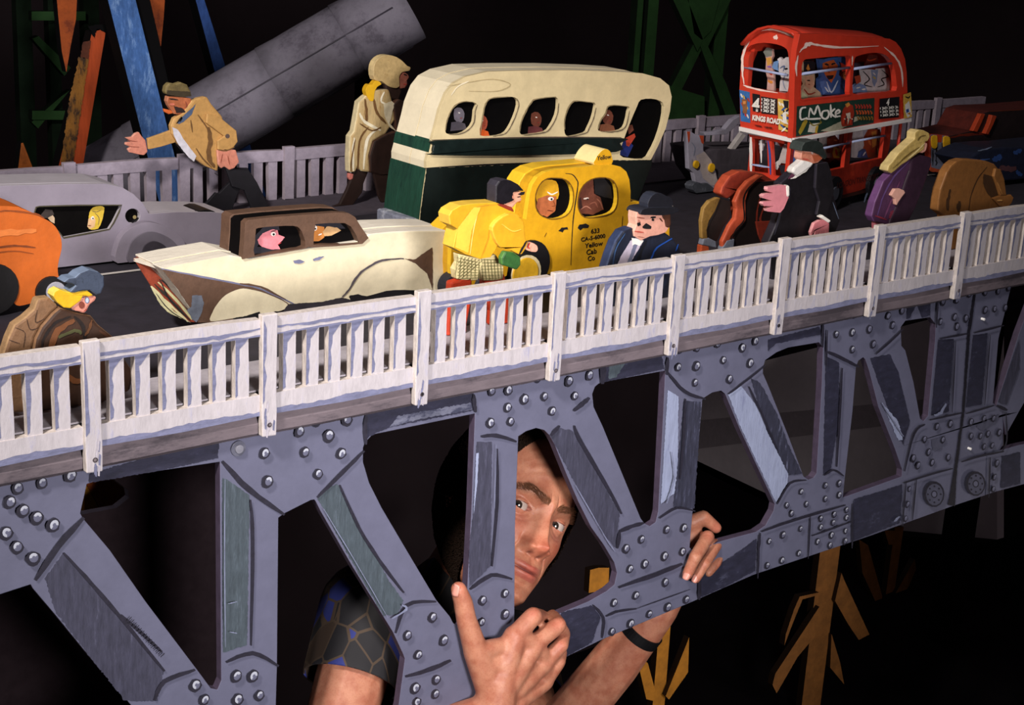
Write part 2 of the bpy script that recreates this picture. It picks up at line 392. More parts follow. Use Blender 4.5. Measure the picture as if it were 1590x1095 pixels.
# recessed-looking painted panels
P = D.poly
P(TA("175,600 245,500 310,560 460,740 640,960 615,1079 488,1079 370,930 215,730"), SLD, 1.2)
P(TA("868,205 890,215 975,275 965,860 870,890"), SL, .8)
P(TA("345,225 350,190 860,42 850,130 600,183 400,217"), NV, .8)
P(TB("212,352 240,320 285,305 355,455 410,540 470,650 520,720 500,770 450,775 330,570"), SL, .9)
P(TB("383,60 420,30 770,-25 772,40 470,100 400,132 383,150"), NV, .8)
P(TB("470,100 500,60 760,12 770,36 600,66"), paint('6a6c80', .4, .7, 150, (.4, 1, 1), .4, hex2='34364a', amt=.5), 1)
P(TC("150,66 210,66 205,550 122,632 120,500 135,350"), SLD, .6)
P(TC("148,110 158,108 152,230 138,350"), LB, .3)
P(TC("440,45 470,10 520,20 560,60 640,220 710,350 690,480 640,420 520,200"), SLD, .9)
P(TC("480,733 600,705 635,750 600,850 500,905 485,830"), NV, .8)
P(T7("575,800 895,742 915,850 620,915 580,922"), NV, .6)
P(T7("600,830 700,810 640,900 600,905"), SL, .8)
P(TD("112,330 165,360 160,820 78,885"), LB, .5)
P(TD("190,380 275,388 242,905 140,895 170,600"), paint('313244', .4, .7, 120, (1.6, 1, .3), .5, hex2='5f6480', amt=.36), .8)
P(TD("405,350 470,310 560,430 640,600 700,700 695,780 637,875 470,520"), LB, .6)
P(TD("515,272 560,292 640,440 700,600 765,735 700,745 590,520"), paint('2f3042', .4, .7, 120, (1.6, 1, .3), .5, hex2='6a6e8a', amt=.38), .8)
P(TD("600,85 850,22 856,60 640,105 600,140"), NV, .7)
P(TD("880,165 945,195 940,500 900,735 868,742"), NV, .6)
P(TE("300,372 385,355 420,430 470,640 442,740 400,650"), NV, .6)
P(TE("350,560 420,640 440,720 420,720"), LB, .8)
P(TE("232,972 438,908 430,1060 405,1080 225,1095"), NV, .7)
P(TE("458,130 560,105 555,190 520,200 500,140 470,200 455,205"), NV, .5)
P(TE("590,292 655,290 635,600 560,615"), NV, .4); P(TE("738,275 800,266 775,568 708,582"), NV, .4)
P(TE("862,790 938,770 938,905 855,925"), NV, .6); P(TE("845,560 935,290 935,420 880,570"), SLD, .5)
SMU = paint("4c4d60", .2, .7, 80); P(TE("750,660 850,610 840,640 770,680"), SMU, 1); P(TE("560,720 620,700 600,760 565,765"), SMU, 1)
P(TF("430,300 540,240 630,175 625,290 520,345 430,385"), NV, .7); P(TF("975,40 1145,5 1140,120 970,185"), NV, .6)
# seam between the two truss modules
P(TE("745,60 752,80 725,262 700,600 668,850 660,1000 630,995 655,850 690,600 712,262"), paint('171520', .2), .4)
S = D.stroke
for pts, w in [(TA("325,360 225,470 135,605"), 9), (TA("245,498 330,590 460,740 640,960"), 6), (TA("470,740 560,820 630,885"), 5),
   (TA("600,1075 640,1000 760,955"), 6), (TA("975,290 985,450 978,860"), 5), (TA("865,140 970,250 1108,348"), 8.5), (TA("880,925 985,890 1085,940"), 6),
   (TB("378,183 300,260 210,350"), 5.5), (TB("290,305 360,460 450,600 520,690"), 5), (TB("490,835 530,735 635,722"), 5.5), (TB("525,990 600,970 688,932"), 6),
   (TB("385,50 380,100 383,160"), 6), (TB("768,-20 772,20 775,45"), 6), (TB("795,132 850,128 922,150"), 6),
   (TC("226,90 226,300 206,550"), 4.5), (TC("120,640 205,585 285,600"), 5.5), (TC("528,0 545,50 640,210 712,345"), 5.5),
   (TC("702,415 750,395 800,380"), 5.5), (TC("705,415 695,480"), 6), (T7("485,1010 440,1050 395,1085"), 6), (TC("470,0 435,40"), 5), (TC("700,632 850,580 950,540"), 6),
   (TC("650,745 700,725 770,715"), 3.5), (TC("770,715 980,640"), 1.2), (TC("600,700 640,750 635,830"), 4), (TC("1015,600 1015,680"), 6),
   (TD("105,240 190,335 290,372"), 5), (TD("400,348 490,280 580,208"), 3), (TD("192,370 180,600 165,760"), 4), (TD("65,950 150,900 240,915"), 3.5), (TD("500,310 560,440 640,620"), 3.5),
   (TD("637,882 700,780 780,765"), 3), (TD("560,1015 700,965 970,885"), 4), (TD("555,1020 550,1095"), 3), (TF("635,160 630,315"), 3), (TF("818,92 810,245"), 2.5), (TD("805,1035 1000,965"), 2.5), (TD("1003,880 1000,1095"), 3),
   (T7("560,800 555,930"), 9), (T7("925,780 920,880"), 5), (TD("885,140 950,170 1030,212"), 4), (TD("952,220 925,700"), 3.5), (TD("862,742 910,715 960,745"), 3), (TD("858,0 856,120"), 4),
   (T8("360,870 450,910 530,950"), 3.5), (T8("620,880 700,810 772,740"), 3), (TE("440,850 480,690 527,650"), 3.5), (TE("435,900 560,860 645,838"), 3), (TE("590,287 715,264"), 3), (TE("545,632 690,600"), 3),
   (TE("735,262 862,230"), 3), (TE("700,605 820,570"), 3), (TE("680,810 760,785 862,765"), 3.5), (TE("490,880 472,1060"), 2.5), (TE("803,790 797,960"), 2.5), (TE("445,890 430,1080"), 2.5), (TE("110,250 105,400"), 2.5),
   (TE("870,600 872,720 850,770"), 2.5), (TE("655,295 640,600"), 2), (TE("802,270 778,568"), 2), (TE("830,570 875,590"), 5), (TE("580,110 572,240"), 3)]: S(pts, w, LN, .18)
for k in range(14): S([(q[0]+k*3.9, q[1]+k*4.3) for q in TA("488,758 505,742")], 1.6, LN, .3)
for pts, w in [(TA("868,205 866,500 870,860"), 1.6), (TB("225,385 330,560 455,775"), 1.4), (TB("505,728 520,745 470,778"), 4), (TA("880,690 915,682"), 1.5), (TA("885,800 915,805"), 2), (TC("525,230 640,430 680,490"), 1.4), (TC("215,70 208,320"), 1.2),
               (TE("610,560 590,600 560,610"), 5), (TE("390,1060 415,1040"), 4), (TE("340,560 390,640 430,700"), 2.5), (TC("900,100 910,200 880,300"), 3)]: S(pts, w*.8, paint('767b96', .2, .6, 110), .5)
# round hub plates near the right end
for c, r in [((560, 945), 46), ((735, 900), 44)]:
    q = TE([c])[0]; D.disc(q, r/2.737*.95, LN, r/2.737*1.2); D.disc((q[0]+.6, q[1]+.6), r/2.737*.78, SMU, r/2.737*1.0); D.disc(q, 5, LN, 6); D.disc(q, 3.4, BL, 4.2)
    for k in range(8): D.disc((q[0]+10*math.cos(k*.785), q[1]+12.5*math.sin(k*.785)), 1.5, LN)
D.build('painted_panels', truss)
# rivets: dark outlined domes with a dab of white
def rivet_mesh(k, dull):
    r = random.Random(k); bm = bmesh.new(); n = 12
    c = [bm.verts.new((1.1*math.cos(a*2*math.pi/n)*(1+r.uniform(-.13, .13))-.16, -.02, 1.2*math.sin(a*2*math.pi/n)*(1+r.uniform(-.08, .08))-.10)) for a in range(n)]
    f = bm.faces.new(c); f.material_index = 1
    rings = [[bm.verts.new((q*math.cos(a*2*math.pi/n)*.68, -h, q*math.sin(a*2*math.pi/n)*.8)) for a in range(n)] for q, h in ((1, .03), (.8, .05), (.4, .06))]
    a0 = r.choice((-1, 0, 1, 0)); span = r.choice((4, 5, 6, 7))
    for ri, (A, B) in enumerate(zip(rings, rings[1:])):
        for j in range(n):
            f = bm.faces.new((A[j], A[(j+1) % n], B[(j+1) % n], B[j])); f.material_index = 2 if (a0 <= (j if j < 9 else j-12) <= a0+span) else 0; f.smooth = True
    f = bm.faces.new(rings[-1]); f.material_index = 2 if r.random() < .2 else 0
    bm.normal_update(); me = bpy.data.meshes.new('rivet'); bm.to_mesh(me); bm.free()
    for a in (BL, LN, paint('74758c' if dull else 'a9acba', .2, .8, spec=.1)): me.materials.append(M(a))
    return me
RM = [rivet_mesh(k, False) for k in range(5)]; RMD = [rivet_mesh(k, True) for k in range(5)]
riv = []
riv += TA("65,240 160,220 272,192 35,295 88,328 140,355 205,385 20,415 62,470 125,513 760,1010 795,1068 920,975 985,975 1010,1050 925,1066 1030,105 1042,215")
riv += TB("145,110 205,70 315,68 250,125 165,185 295,190 212,262 32,290 622,775 532,840 662,858 570,910 635,998 560,1028 632,1050 565,1078 828,80 900,75")
riv += ID("761,605 787,604 786,631 881,590 832,585 913,581 843,614 890,613 855,637 812,618")
riv += TC("170,680 257,653 165,765 258,735 730,478 790,443 888,405 955,398 745,558 803,538 880,508 950,490 883,610 768,662 683,690 965,678 893,708 820,735 748,772 675,802")
riv += TD("165,130 250,120 350,100 470,120 533,88 158,215 247,210 377,180 508,195 240,290 408,272 755,820 872,790 940,780 685,885 780,880 872,855 940,835 708,925 600,1060 667,1030 752,1000 850,950 915,930 975,908 850,992 910,970 975,945 835,1062 903,1030 970,1010 895,1080 968,1060")
riv += TF("665,268 718,250 778,225")
riv += T8("423,665 508,660 408,768 497,758 590,740 693,668 768,640 717,720 497,852 612,823 665,605")
riv += TE("580,660 637,648 527,713 545,768 480,793 500,825 560,812 628,790 605,715 605,128 665,120 595,215 655,195 703,200 665,235 718,95 785,90 840,85 885,70 785,165 825,160 870,155 725,640 780,625 820,625 725,700 765,700 797,690 845,685 780,745 815,740 835,815 825,875 820,925 463,925 455,990 447,1050")
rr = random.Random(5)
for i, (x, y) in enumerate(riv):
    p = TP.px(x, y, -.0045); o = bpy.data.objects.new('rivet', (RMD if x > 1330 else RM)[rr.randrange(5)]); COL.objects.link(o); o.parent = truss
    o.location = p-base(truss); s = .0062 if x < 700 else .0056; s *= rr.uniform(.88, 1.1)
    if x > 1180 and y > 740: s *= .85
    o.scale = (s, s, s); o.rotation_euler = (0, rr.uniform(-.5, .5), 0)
# real slotted screw with washer and bright pin heads
p = TA("928,90")[0]; c = TP.uv(*p)
o = prism('bolt_washer', circ(c, .0088, 24), TP, -.003, 0, paint('5c5d6c', .2, .4), truss, uv=True, bev=.0006)
prism('bolt_head', circ(c, .0048, 20), TP, -.0055, -.003, paint('7a7a86', .2, .35), o, uv=True, bev=.0008)
for q in TE("777,205 720,755"):
    c = TP.uv(*q); prism('pin_head', circ(c, .0022, 12), TP, -.006, 0, paint('f2f0ee', .02, .2), truss, uv=True, bev=.0008)
# trestles that carry the bridge beyond both sides of the picture
for X in (-.55, 2.75):
    t = thing('trestle', 'black wooden trestle carrying the bridge beyond the '+('left' if X < 0 else 'right')+' end', 'stand', (X, .45, 0))
    for Y in (.06, .84):
        box('leg', X-.03, X+.03, Y-.03, Y+.03, 0, 1.29, BLK, t)
    box('crossbar', X-.03, X+.03, .03, .87, 1.29, 1.335, BLK, t)
box('masking_board', -.9, onY(1050, 760, 1.32).x, 1.32, 1.34, 0, 1.2, paint('2a2326', .1, 1, 5, bump=0, spec=0))  # added black sheet, hides the beams so the space below stays dark
tag(bpy.data.objects['masking_board'], 'wide black masking board added behind the bridge to keep the gap dark', 'board')
# rear truss: black plate whose hole shows the ochre tower
RP = PY(.40)
prism('rear_truss', ID("-60,660 420,660 420,1400 -60,1400"), RP, 0, .012, paint('221b1e', .2, 1, spec=0), None, holes=[TA("300,215 430,200 500,255 505,285 455,325 320,350 250,330")], side=paint('4a4450'))
tag(bpy.data.objects['rear_truss'], 'black rear plate behind the lower left truss opening, with one chamfered hole', 'panel')
CLAMP = DECK+.0006
# ------------------------------------------------------------------ vehicles (stacked plywood cut-outs standing on the road)
def root_at(pl, x, name, label, cat, group=None, z=DECK):
    u, v = pl.uv(*x); p = pl.w(u, z); return thing(name, label, cat, p, group)
def T_(o, **k): 
    for a, b in k.items(): o[a] = b
    return o
BK = paint('141216', .3, .6, 80)
SKIN = paint('c98a76', .15, .5, 90); SKT = paint('b0633c', .25, .5, 120); SKD = paint('6a3a2c', .3, .5, 120); PINK = paint('d58a84', .15, .5, 120)
WHT = paint('e9e4dc', .06, .5, 90)
# ---- cream and green bus
pl = PY(.56)
G = 'green_bus'
t = root_at(pl, (800, 360), 'toy_bus', 'large cream and dark green toy bus with rounded windows behind the yellow taxi', 'bus')
CRM = paint('d9c79c', .12, .55, 30, bump=.3); CRL = paint('efe3c6', .08, .55, 40, bump=.3)
GRN = paint('101a18', .3, .5, 40); GRL = paint('1f4a3a', .35, .6, 140, (1, 1, .25), .6, hex2='12332a', amt=.45)
out = Z5("262,385 285,300 300,235 330,160 365,115 420,85 520,62 700,57 900,56 1100,62 1220,70 1300,92 1340,125 1352,175 1345,240 1325,320 1290,400 1258,462")
low = Z5("1258,462 1262,480 1215,600 1175,700 1160,760 1150,840 205,762 212,700 225,600 240,500 240,470 262,385")
wins = [Z5(q) for q in ("325,330 332,285 350,240 375,210 410,198 450,200 470,212 460,240 455,290 430,325 390,345 340,346",
  "482,350 490,290 500,230 515,195 545,180 620,176 650,185 657,215 640,270 615,320 590,345 540,355",
  "662,335 668,290 690,240 715,200 740,185 825,176 838,205 830,260 805,310 780,335 720,345 680,350",
  "865,325 865,280 880,230 900,200 930,195 1000,203 1007,225 995,275 975,320 960,340 895,356 872,350",
  "1017,322 1025,290 1050,250 1070,215 1155,220 1158,240 1145,300 1125,325 1080,335 1030,333",
  "1117,440 1135,370 1165,290 1195,220 1212,190 1260,185 1300,195 1318,220 1310,290 1285,370 1255,430 1230,458 1160,455")]
band = "280,372 700,362 1122,362 1110,385 1092,425 700,440 290,440 262,428 265,395"
lower_green = Z5("240,500 700,480 1110,465 1258,462 1262,480 1215,600 1175,700 1160,760 1150,840 205,762 212,700 225,600")
full = out[:-1]+low[:]
full = out[:-1]+low[:-1]
# three laminations: the front one pierced by the windows
prism('body_panel', full, pl, 0, .007, CRM, t, holes=[cr(w, 2) for w in wins], bev=.004, side=CRM)
prism('body_core', [(x*.996+798*.004, y*.995+250*.005) for x, y in full], pl, .0072, .045, paint('060506', .2, .9, spec=.05), t, side=CRL, bev=.003)
prism('body_panel', full, pl, .0455, .096, CRM, t, bev=.009, side=CRL)
prism('waist_band', cr(Z5(band), 3), pl, -.005, 0, paint('14201f', .3, .35, 60), t, bev=.002)
d = Deco(pl, -.0006)
d.poly(lower_green, GRN, .5)
d.stroke(Z5("262,372 700,360 1122,360"), 1.6, BRN); d.stroke(Z5("230,500 500,484 800,474 1110,464"), 2, BK)
d.stroke(Z5("330,130 420,112 540,96 620,120 560,150 430,150"), 1.2, paint('b9a67c'), .3); d.stroke(Z5("350,170 380,130 430,105"), 2, CRL, .3)
for w in wins[:5]: d.stroke([w[i] for i in range(len(w)//2)], 1.8, paint('8d7d5e'), .4); d.stroke([w[i] for i in range(len(w)//2, len(w))], 1.5, paint('6d5f4c'), .4)
d.poly(Z5("700,790 740,770 790,790 830,830 690,830"), BK)
d.build('green_lower_paint', t)
# left end painted green below, cream above (end faces of the laminations)
def endwrap(pts, mat, off, name, d0=.0002, d1=.0965):
    """thin paint skin wrapping the end faces along a run of outline points"""
    L = [pl.uv(*q) for q in pts]; base_ = base(t); vs = []; fs = []
    for u, v in L: vs += [pl.w(u-off, v, d0)-base_, pl.w(u-off, v, d1)-base_]
    for i in range(len(L)-1): fs.append((2*i, 2*i+1, 2*i+3, 2*i+2))
    me = bpy.data.meshes.new('w'); me.from_pydata(vs, [], fs); return link(name, me, t, (mat,))
endwrap(Z5("205,764 212,700 225,600 240,500"), GRL, .0012, 'green_end_paint')
endwrap(Z5("253,428 262,385 272,368"), GRL, .0012, 'green_end_paint')
# little passengers painted behind the panes
for c, a, b_ in [((750, 285), SKD, '5c2c30'), ((505, 300), 'a04a34', 'c9551f'), ((1075, 275), SKD, '7a4a34'), ((400, 265), '6a6470', '47424c')]:
    dd = Deco(pl, .0068); x, y = c
    dd.poly(cr(Z5([(x-22, y-30), (x+8, y-36), (x+24, y-10), (x+18, y+22), (x+2, y+32), (x-22, y+16)]), 2), a)
    dd.poly(Z5([(x-40, y+70), (x-36, y+30), (x-4, y+26), (x+26, y+36), (x+34, y+62)]), b_)
    dd.stroke(Z5([(x-4, y-14), (x+4, y-12)]), 1.5, WHT); dd.stroke(Z5([(x+4, y+12), (x+14, y+10)]), 1.2, '8a2c24'); dd.build('passenger', t)
dd = Deco(pl, .0068); dd.poly(Z5("1120,440 1130,395 1160,372 1190,400 1165,452"), '1d2b6a'); dd.poly(Z5("1155,365 1195,345 1200,360 1170,405 1158,400"), 'b5402c')
dd.poly(Z5("1160,310 1185,305 1192,330 1170,350"), SKD); dd.build('driver', t)
for x in (760, 930): wheel(t, pl, x, 420, .030, .004, .03, '0d0c0e', '1d1c20')
bx = pl.uv(*Z5("212,745")[0])[0]
box('bumper', bx-.018, bx+.004, .565, .655, DECK+.001, DECK+.022, paint('8f93a6', .3, .6, 90, (1, 1, 1), .8, hex2='c9ccd6', amt=.45), t, bev=.003)

# ---- yellow taxi
pl = PY(.215)
YE = paint('d29c18', .14, .5, 50, bump=.3, hex2='c98f12', amt=.3); YL = paint('e6b82a', .1, .5, 70, bump=.3); YC = paint('ead79a', .08, .5, 50)
t = root_at(pl, (850, 440), 'toy_taxi', 'bright yellow toy taxi with hand lettered doors and a sign on its roof', 'taxi')
out = Z6("500,440 508,380 520,300 535,245 565,200 610,172 680,155 780,146 900,135 985,130 1035,142 1068,170 1085,215 1092,280 1092,342 1130,340 1185,350 1250,368 1295,410 1312,480 1312,560 1300,700 1280,720 600,752 596,730 585,690 555,655 510,640 470,645 430,660 400,700 390,760 285,815 240,812 80,840 72,700 76,600 90,520 140,470 300,440")
wA = cr(Z6("553,300 575,245 605,215 640,206 700,208 740,228 760,262 768,310 762,360 742,405 700,432 645,440 595,425 562,395 552,350"), 2)
wB = cr(Z6("792,345 800,290 825,245 865,215 920,202 975,212 1005,240 1016,290 1014,350 995,395 950,418 880,430 830,428 800,395"), 2)
prism('body_panel', out, pl, 0, .008, YE, t, holes=[wA, wB], bev=.005, side=YL)
prism('body_core', [(x*.99+8.4, y*.985+5.6) for x, y in out], pl, .0082, .026, paint('0a0809', .2, .9, spec=.05), t, side=paint('c9961a'))
prism('body_panel', out, pl, .0262, .056, YE, t, bev=.006, side=YL)
so = cr(Z6("897,134 902,105 920,75 945,50 965,44 988,58 998,90 996,132"), 2)
prism('roof_sign', so, pl, .004, .046, YE, t, side=YC, bev=.003)
text('lettering', 'Yellow', pl, *Z6("910,108")[0], .0088, BK, t, d=.0032, bold=.00006, xs=1.05, rot=.03)
text('lettering', '633', pl, *Z6("864,520")[0], .0088, BK, t, bold=.0001, xs=1.25)
text('lettering', 'CA-5-6000', pl, *Z6("808,566")[0], .0080, BK, t, bold=.0001, xs=1.25, rot=.03)
text('lettering', 'Yellow', pl, *Z6("830,603")[0], .0095, BK, t, bold=.0001, xs=1.25, rot=.02)
text('lettering', 'Cab', pl, *Z6("838,641")[0], .0104, BK, t, bold=.0001, xs=1.15, rot=.02)
text('lettering', 'Co', pl, *Z6("846,676")[0], .0098, BK, t, bold=.0001, xs=1.1, rot=.02)
d = Deco(pl)
d.stroke(Z6("722,180 760,186 785,215 792,250 770,400 760,520 752,700"), 1.6, BK)
for s in ("680,505 700,487 732,484 736,498 712,500 706,514", "790,490 800,470 835,464 856,474 850,488 820,490 806,502"): d.poly(Z6(s), BK, .3)
for w in (wA, wB): d.stroke(w+[w[0]], 1.6, '6d4a12', .4, 1, 1)
d.stroke(Z6("602,540 615,515"), 1, '6d4a12'); d.stroke(Z6("1045,420 1040,480"), 1, '6d4a12')
d.stroke(Z6("395,735 410,690 450,652 505,642 560,660 592,700"), 3, BK)
d.build('painted_lines', t)
dd = Deco(pl, .0078)
dd.poly(cr(Z6("575,300 600,240 640,222 690,230 705,275 700,330 640,345 600,330 585,355"), 2), 'd09a1c')
dd.poly(Z6("585,330 640,310 692,318 690,360 685,400 640,432 600,420 580,380"), SKT, .3)
dd.stroke(Z6("640,290 665,305 700,290"), 2, WHT); dd.disc(Z6("660,330")[0], 4.5, WHT, 3); dd.disc(Z6("664,332")[0], 1.8, BK); dd.stroke(Z6("672,340 684,368 664,372"), 1.2, '7c3b20'); dd.stroke(Z6("640,395 672,400"), 1.4, '5c2018')
dd.build('driver', t)
dd = Deco(pl, .0078)
dd.poly(Z6("820,300 850,235 900,210 905,300 940,320 960,390 900,420 820,412 800,370"), SKD, .3); dd.poly(Z6("905,215 960,210 1000,260 1010,330 960,320 910,300"), BK)
dd.poly(Z6("800,350 830,320 840,380 810,400"), '3c2420'); dd.stroke(Z6("845,330 875,325"), 2.5, 'e0cdbf'); dd.disc(Z6("868,332")[0], 1.3, BK)
dd.stroke(Z6("830,390 860,372 890,390"), 1.6, 'a8705c'); dd.stroke(Z6("920,330 940,350 955,390"), 2, '925a46'); dd.stroke(Z6("880,360 910,350 925,380"), 1.8, '8d5442'); dd.build('passenger', t)
wheel(t, pl, *Z6("512,735")[0], .034, -.005, .012, '121013')
c = pl.uv(*Z6("476,742")[0]); prism('hub', circ(c, .0225, 20), pl, -.009, -.0052, 'd9a824', t, uv=True, bev=.001); prism('hub_ring', circ((c[0]+.0025, c[1]), .0255, 20), pl, -.0072, -.0051, 'd8c9a0', t, uv=True)
wheel(t, pl, *Z6("92,750")[0], .018, -.006, .012, '23232b'); wheel(t, pl, *Z6("1150,720")[0], .030, -.002, .012, '121013')
wheel(t, pl, *Z6("246,765")[0], .016, -.012, -.006, '2c2f3a')

# ---- cream and brown car
pl = PY(.235)
t = root_at(pl, (450, 480), 'toy_car', 'cream and brown toy car with a pointed grille and a brown cabin holding two heads', 'car')
CB = paint('d6cbae', .1, .6, 50, hex2='c9bb96', amt=.3); BR = paint('5a4234', .2, .65, 90, bump=.4); CT = paint('ded6c8', .12, .7, 80, (.3, 1, 1), .6, hex2='b9aea0', amt=.3)
body = Z4("262,500 400,470 650,425 760,445 1000,400 1380,345 1440,305 1560,292 1700,286 1888,284 1893,400 1892,620 1700,660 1560,668 1480,650 1400,648 1330,690 1290,680 1010,712 930,745 820,768 700,792 530,808 470,808 430,740 350,620")
prism('body_panel', body, pl, 0, .028, CB, t, bev=.003, side=CT)
prism('body_panel', [(x+1, y-1) for x, y in body], pl, .0285, .075, CB, t, bev=.006, side=CT)
# pointed nose: wedge between the left tip and the side panel
tip = Z4("95,442")[0]
nose_px = Z4("95,442 262,500 350,620 430,740 470,808 400,802 300,748 195,600")
def quad3(name, pts3, th, mat, par, side=None):
    off = base(par); n = (V(pts3[1])-V(pts3[0])).cross(V(pts3[2])-V(pts3[0])).normalized()
    if n.dot(FW) < 0: n = -n
    k = len(pts3); vs = [V(p)-off for p in pts3]+[V(p)+n*th-off for p in pts3]
    fs = [tuple(range(k)), tuple(range(2*k-1, k-1, -1))]+[(i, k+i, k+(i+1) % k, (i+1) % k) for i in range(k)]
    me = bpy.data.meshes.new('q'); me.from_pydata(vs, [], fs); bm = bmesh.new(); bm.from_mesh(me); bmesh.ops.recalc_face_normals(bm, faces=bm.faces); bm.to_mesh(me); bm.free()
    o = link(name, me, par, (mat, side or mat)); return o
P0, P1, P2 = pl.px(*nose_px[4]), pl.px(*nose_px[4]), onY(*tip, .30)
npl_t = (P0-P2); npl_t.z = 0; ang = math.atan2(npl_t.y, npl_t.x)
npl = Pl((P0.x, P0.y, 0), ang)
prism('grille', nose_px, npl, 0, .012, paint('7b3320', .3, .6, 90), t, bev=.001)
d = Deco(npl)
d.poly(Z4("100,448 262,500 350,620 430,740 470,808 440,790 330,640 215,498"), BR, .3)
for k in range(5):
    a = k*22; d.stroke(Z4([(200+a*.9, 600-a*.55), (300+a, 700-a*.5), (410+a*.5, 800-a*.25)]), 4, ('b9b48c', '2b2420', 'a8a47c', '1f1b1c', '6a3a26')[k], .4)
d.poly(Z4("195,598 250,640 330,740 430,808 300,750 250,700"), 'b5b08a', .4); d.stroke(Z4("230,640 300,730 400,795"), 1.5, BK, .4); d.stroke(Z4("250,560 310,680 420,790"), 2.5, BK, .4)
d.build('painted_grille_bars', t)
hood = [onY(*Z4("100,442")[0], .30), onY(*Z4("300,505")[0], .235), onY(*Z4("660,425")[0], .235), onY(*Z4("640,405")[0], .295), onY(*Z4("400,432")[0], .31)]
quad3('hood', hood, .004, CT, t)
d = Deco(pl, -.0006)
d.poly(Z4("262,506 400,525 560,555 700,588 800,604 930,668 985,705 930,742 820,768 700,790 530,806 470,806 430,740 350,620"), BR, .4)
d.poly(cr(Z4("535,798 545,750 570,705 620,650 700,615 760,618 850,642 970,700 935,738 800,762 640,785"), 3), CB)
d.stroke(Z4("255,500 480,545 700,588 800,608 930,665 1010,702"), 3, RB, .4); d.stroke(Z4("700,585 820,605 960,675"), 3, BR, .4)
d.poly(Z4("430,650 485,652 497,700 480,760 455,805 432,790 400,735 425,715"), paint('646a78', .3), .5)
d.poly(T6("590,215 640,205 700,215 800,185 870,178 1060,190 1062,330 600,265"), BK, .6)
d.poly(T6("250,262 420,252 550,225 600,240 610,270 430,310 200,330 230,280"), paint('2e2a30'), .5)
d.stroke(T6("550,222 590,180 640,100 720,40 800,12 900,5"), 3.5, paint('514a50', .3), .3); d.poly(cr(T6("588,212 620,150 690,80 790,30 880,10 960,30 1030,90 1062,180 900,182 800,188 690,218 640,206"), 2), CB)
d.poly(T6("900,5 960,10 1060,-60 1062,180 1030,90 960,30"), BR, .4)
d.poly(Z4("1002,455 1040,448 1070,460 1040,472 1010,470"), RB, .3); d.poly(Z4("1115,445 1150,432 1180,430 1150,450 1118,458"), RB, .3)
d.poly(Z4("660,780 900,742 935,742 940,770 670,800"), BK, .5)
d.poly(T6("0,330 80,305 90,330 0,350"), BK, .3)
d.build('painted_fenders', t)
cab = Z4("712,445 722,330 725,240 745,222 900,205 1100,190 1240,180 1310,183 1348,205 1372,245 1425,325 1390,358 1240,372 1110,378 1085,375 1065,385 940,408 770,432")
w1 = cr(Z4("780,425 782,350 786,285 800,268 900,258 1000,256 1035,272 1055,310 1066,375 1000,390 900,408"), 2); w2 = Z4("1113,362 1116,300 1125,246 1200,240 1290,240 1325,260 1350,300 1372,350 1240,364")
prism('cabin', cab, pl, -.003, .008, BR, t, holes=[w1, w2], bev=.003)
prism('cabin_core', [(x*.99+5, y*.985+7) for x, y in cab], pl, .0082, .034, paint('0a0809', .2, .9, spec=.05), t)
prism('cabin', [(x, y) for x, y in cab], pl, .0342, .056, BR, t, bev=.003)
dd = Deco(pl, .0078)
dd.poly(Z4("790,420 800,330 850,275 940,262 945,290 900,300 850,330 830,370"), '23222c', .3); dd.poly(Z4("820,345 850,308 905,285 935,290 940,315 975,330 960,350 935,372 950,398 900,400 850,388 830,372"), 'd7808a', .2)
dd.poly(Z4("790,425 800,385 850,385 900,402 940,400 940,412"), '23222c'); dd.disc(Z4("910,312")[0], 4, WHT, 3.2); dd.disc(Z4("912,314")[0], 1.8, BK); dd.stroke(Z4("895,298 925,292"), 1.4, BK); dd.stroke(Z4("935,372 955,360"), 1.3, 'a02c30')
dd.build('driver', t)
dd = Deco(pl, .0078)
dd.poly(Z4("1118,355 1122,280 1150,250 1200,270 1200,330 1170,352"), 'c77f3c', .2); dd.poly(Z4("1125,262 1160,240 1280,240 1320,280 1260,285 1180,268"), '23222c'); dd.poly(Z4("1190,300 1215,268 1270,275 1295,292 1240,320 1200,325"), 'c9a070', .3)
dd.disc(Z4("1147,278")[0], 3.2, WHT, 4); dd.disc(Z4("1148,282")[0], 1.5, BK); dd.stroke(Z4("1165,318 1185,310"), 2, WHT); dd.build('passenger', t)
wheel(t, pl, *Z4("720,790")[0], .022, .001, .03, '121013'); wheel(t, pl, *T6("830,150")[0], .022, .001, .03, '121013')

# ---- grey sedan
pl = PY(.60)
t = root_at(pl, (150, 430), 'toy_sedan', 'grey lavender streamlined toy sedan with a blonde head in its long dark window', 'car')
GS = paint('8d8594', .14, .55, 14, bump=.2, hex2='7b7280', amt=.35); GSD = paint('6c6672', .18, .55, 14); GSL = paint('b3adb6', .1, .55, 20)
body = Z3("-260,240 -200,170 -60,142 200,136 400,130 600,130 690,148 760,190 810,240 845,300 1000,290 1200,290 1310,300 1350,340 1372,400 1360,470 1335,530 1200,560 1050,590 900,620 880,660 650,660 600,640 345,668 -260,700")
win = Z3("195,292 205,262 225,256 450,252 690,250 675,290 645,350 620,388 500,410 360,436 330,400 250,350")
prism('body_panel', body, pl, 0, .008, GS, t, holes=[win, circ(Z3("752,312")[0], 11.5, 18)], bev=.006, side=GSL)
prism('window_backing', Z3('150,240 800,240 820,350 600,450 200,450'), pl, .0082, .0092, paint('0c0a0a', .2, .9, spec=.05), t)
prism('body_core', body, pl, .0094, .085, GS, t, bev=.010, side=GSL)
fo = Z3("630,560 640,480 670,410 730,362 800,338 870,345 950,380 1010,430 1035,500 1040,560 1020,600 900,640 700,640")
prism('fender', cr(fo, 3), pl, -.014, 0, GS, t, bev=.006)
